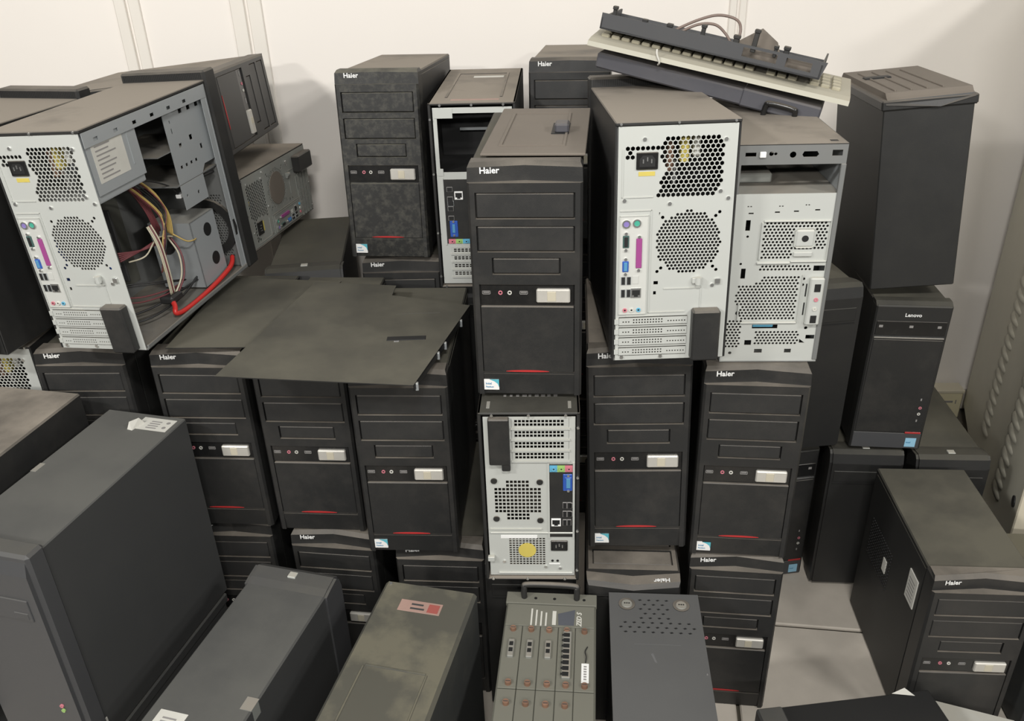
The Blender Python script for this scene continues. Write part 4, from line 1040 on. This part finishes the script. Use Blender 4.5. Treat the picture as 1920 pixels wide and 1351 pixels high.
# lid on the centre tower
lid=thing('case_lid','grey dusty plastic lid with black latch lying on the centre tower','lid',(0.030+.012,1.283+.05,1.1925,-6.9))
L=MB(); L.cbox(-.082,.084,-.002,.335,0,.004,.001)
for a,b,c_,e_ in ((-.058,.050,.285,.290),(-.058,-.053,.05,.285),(-.058,.050,.045,.050),(.046,.050,.05,.285)): L.box(a,b,c_,e_,.004,.0056)
L.build('lid_plate','dust_brown',lid)
q=MB().cbox(.022,.052,.125,.205,.004,.0055,.0006); lw=q.build('latch_well','groove',lid)
MB().cbox(.028,.052,.13,.165,.004,.020,.003).build('latch','blue_grey',lid)

# ------------------------------------------------------------------ stacked bezel, keyboard, bezel
def long_pose(pl,yl,pr_,yr):
    """frame of a long object from the points where its near lower edge starts and ends"""
    A=ray(*pl,y=yl); B=ray(*pr_,y=yr)
    ex=(B-A).normalized(); up=Vector((0,0,1)); ey=up.cross(ex).normalized(); ez=ex.cross(ey)
    m=Matrix(((ex.x,ey.x,ez.x,A.x),(ex.y,ey.y,ez.y,A.y),(ex.z,ey.z,ez.z,A.z),(0,0,0,1)))
    return m,(B-A).length
m,Ln=long_pose((1115,126),1.64,(1531,235),1.49)
t=thing('front_bezel_part','blue-grey detached computer bezel at the bottom of the keyboard stack','bezel'); place(t,m)
f=MB(); f.cbox(0,Ln*.67,0,.15,.0,.028,.003); f.cbox(Ln*.66,Ln,-.002,.15,-.001,.030,.003); f.build('bezel_shell','blue_grey',t)
MB().tube([(Ln*.775,-.006,-.009),(Ln*.775,-.008,.012),(Ln*.79,-.010,.018),(Ln*.885,-.010,.018),(Ln*.90,-.008,.012),(Ln*.90,-.006,-.007)],.0048,8).build('carry_handle','gloss',t,smooth=True)
m,Ln=long_pose((1101,84),1.62,(1590,199),1.47)
t=thing('keyboard','yellowed beige keyboard in the middle of the stack, number keys showing','keyboard'); place(t,m)
Wk=.150
f=MB(); f.prism([(-.002,.0),(Wk,.0),(Wk,.019),(Wk-.01,.020),(.018,.012),(.0,.008)],0,Ln,'x'); kb=f.build('keyboard_body','beige_kb',t)
key=MB().cbox(-.0078,.0078,-.0078,.0078,0,.007,.0018).mesh('key','beige_key')
for r_ in range(4):
    for c_ in range(23):
        if c_ in (15,19): continue
        yy=.046+r_*.0205; xx=.022+c_*(Ln-.04)/22.4
        link('key',key,t,loc=(xx,yy,.0105+(yy-.018)*.07),rot=(R(4),0,0))
MB().tube([(Ln*.27,-.003,.020),(Ln*.275,-.006,.012),(Ln*.29,-.004,.0),(Ln*.285,.004,-.006)],.0018).build('keyboard_cable','label',t,smooth=True)
m,Ln=long_pose((1124,53),1.635,(1535,150),1.485)
t=thing('front_bezel_part','black detached computer bezel with upright clips, topmost of the keyboard stack','bezel'); place(t,m)
f=MB(); hs=[rect(Ln*.655,Ln*.805,.009,.024),rect(Ln*.845,Ln*.955,.008,.023)]
f.plate([(0,0),(Ln,0),(Ln+.006,.029),(0,.027)],hs,0,.003)
f.box(0,Ln,0,.13,.0,.003); f.box(0,.003,0,.13,0,.02); f.box(Ln-.003,Ln,0,.13,0,.024); f.box(0,Ln,.127,.13,0,.012)
f.build('bezel_shell','grey_plastic',t)
MB().box(Ln*.64,Ln*.98,.03,.032,.002,.024).build('inner_wall','dust_brown',t)
for u_,h_,w_ in ((.055,.042,.007),(.20,.032,.008),(.315,.034,.009),(.465,.045,.0075),(.615,.040,.010),(.695,.056,.0085),(.79,.038,.006),(.835,.040,.0095)):
    c=MB(); c.cbox(Ln*u_-w_/2,Ln*u_+w_/2,.002,.007,.018,h_,.001); c.cbox(Ln*u_-w_/2-.001,Ln*u_+w_/2+.001,.0,.009,h_-.006,h_,.001); c.build('clip','plastic',t)
MB().tube([(Ln*.33,.012,.022),(Ln*.42,.02,.046),(Ln*.50,.03,.060),(Ln*.58,.03,.060),(Ln*.615,.02,.048),(Ln*.62,.012,.02)],.0024,8).build('bezel_cable','cable_brown',t,smooth=True)
MB().tube([(Ln*.36,.012,.022),(Ln*.43,.02,.040),(Ln*.50,.03,.044),(Ln*.56,.02,.034),(Ln*.60,.012,.02)],.0024,8).build('bezel_cable','cable_brown',t,smooth=True)
MB().prism([(Ln*.60,.02),(Ln*.70,.052),(Ln*.78,.035),(Ln*.80,.02)],.05,.053,'y').build('rear_web','dust_brown',t)

# ------------------------------------------------------------------ steel cabinet with louvres
A=ray(1891,1018,z=.21); A.z=0; B=ray(1799,775,z=0)
ex=(B-A).normalized(); yaw=math.degrees(math.atan2(ex.y,ex.x))
# local: x along the side (front -> back), y to the left (visible face at y=+), z up
t=thing('steel_cabinet','olive beige steel cabinet with two columns of louvres, against the wall','cabinet'); 
place(t,Matrix.Translation(A)@Matrix.Rotation(R(yaw),4,'Z'))
D=(B-A).length-.02; Hc=1.45; Wc=.55
MB().cbox(.012,D,-Wc,0,.05,Hc,.004).build('cabinet_body','cab',t)
MB().cbox(0,.014,-Wc-.002,.002,.05,Hc,.003).build('cabinet_door','cab_front',t)
MB().box(.03,D-.03,-Wc+.03,-.03,0,.06).build('plinth','cab',t)
lou=MB()
n=8;pts=[]
for i in range(n+1):
    k=i/n; e=math.sin(math.pi*k)**.5
    pts.append((-.05+.10*k,e))
vsv=[];fs=[]
for xx,e in pts: vsv+=[(xx,0,.006),(xx,.010*e,-.004),(xx,0,-.006)]
for i in range(n): fs+=[(3*i,3*i+1,3*i+4,3*i+3),(3*i+1,3*i+2,3*i+5,3*i+4)]
lou.add(vsv,fs); lme=lou.mesh('louver','cab',True)
for cidx,cx in enumerate((D*.25,D*.57)):
    for k in range(28): link('louver',lme,t,loc=(cx,0,.20+k*.034))
MB().cyl((.055,-.001,.29),(.055,.003,.29),.014,16).build('cable_hole','groove',t)
# small cream box on the floor by the wall
c=ray(1762,774,z=0); t=thing('junction_box','small cream plastic box with slots standing by the wall','box',(c.x,min(c.y,WALL_Y-.065),0,-4))
MB().cbox(-.044,.044,0,.05,0,.098,.004).build('box_body','beige_box',t)
MB().cbox(-.046,.046,-.002,.052,.094,.106,.002).build('box_lid','cab_front',t)
MB().box(-.012,.014,-.0006,.002,.060,.067).build('slot','ink_grey',t); MB().box(.022,.025,-.0006,.002,.056,.070).build('slot','ink_grey',t)

plain_tower('grey-green low case squeezed between the labelled tower and the cabinet front',(1.085,1.10,0,-5),.17,.36,.30,front='grey_plastic',paint='old_case',badge=False)
# ------------------------------------------------------------------ near the floor at the front edge
a=ray(1419,1329,z=.18); b=ray(1741,1291,z=.18)
yaw=math.degrees(math.atan2((b-a).y,(b-a).x)); Lw=(b-a).length
t=thing('computer_tower','plain black case lying on its side on the floor before the labelled tower','computer'); 
place(t,Matrix.Translation((a.x,a.y,0))@Matrix.Rotation(R(yaw),4,'Z'))
MB().cbox(0,Lw,-.36,0,0,.18,.003).build('case','black_bare',t)
MB().cbox(-.002,.05,-.362,.001,.001,.1825,.004).build('front_bezel','grey_plastic',t)
MB().add([(Lw*.78,-.001,.1805),(Lw*.86,.004,.186),(Lw*.90,-.012,.1805)],[(0,1,2)]).add([(Lw*.78,-.001,.1808),(Lw*.86,.004,.1864),(Lw*.90,-.012,.1808)],[(2,1,0)]).build('paper_scrap','label',t)
c=ray(1800,1335,z=.10)-Vector((0,.06,0)); t=thing('drive_bracket','silver perforated drive bracket lying in front of the labelled tower','bracket',(c.x,c.y,0,-22))
f=MB().plate(rect(-.075,.075,0,.10),hexgrid(rect(-.06,.06,.02,.09),.014,.004),0,.0015); f.box(-.075,.075,0,.07,.0,.0015).box(-.075,.075,0,.07,.0985,.10)
f.build('bracket_shell','zinc',t)
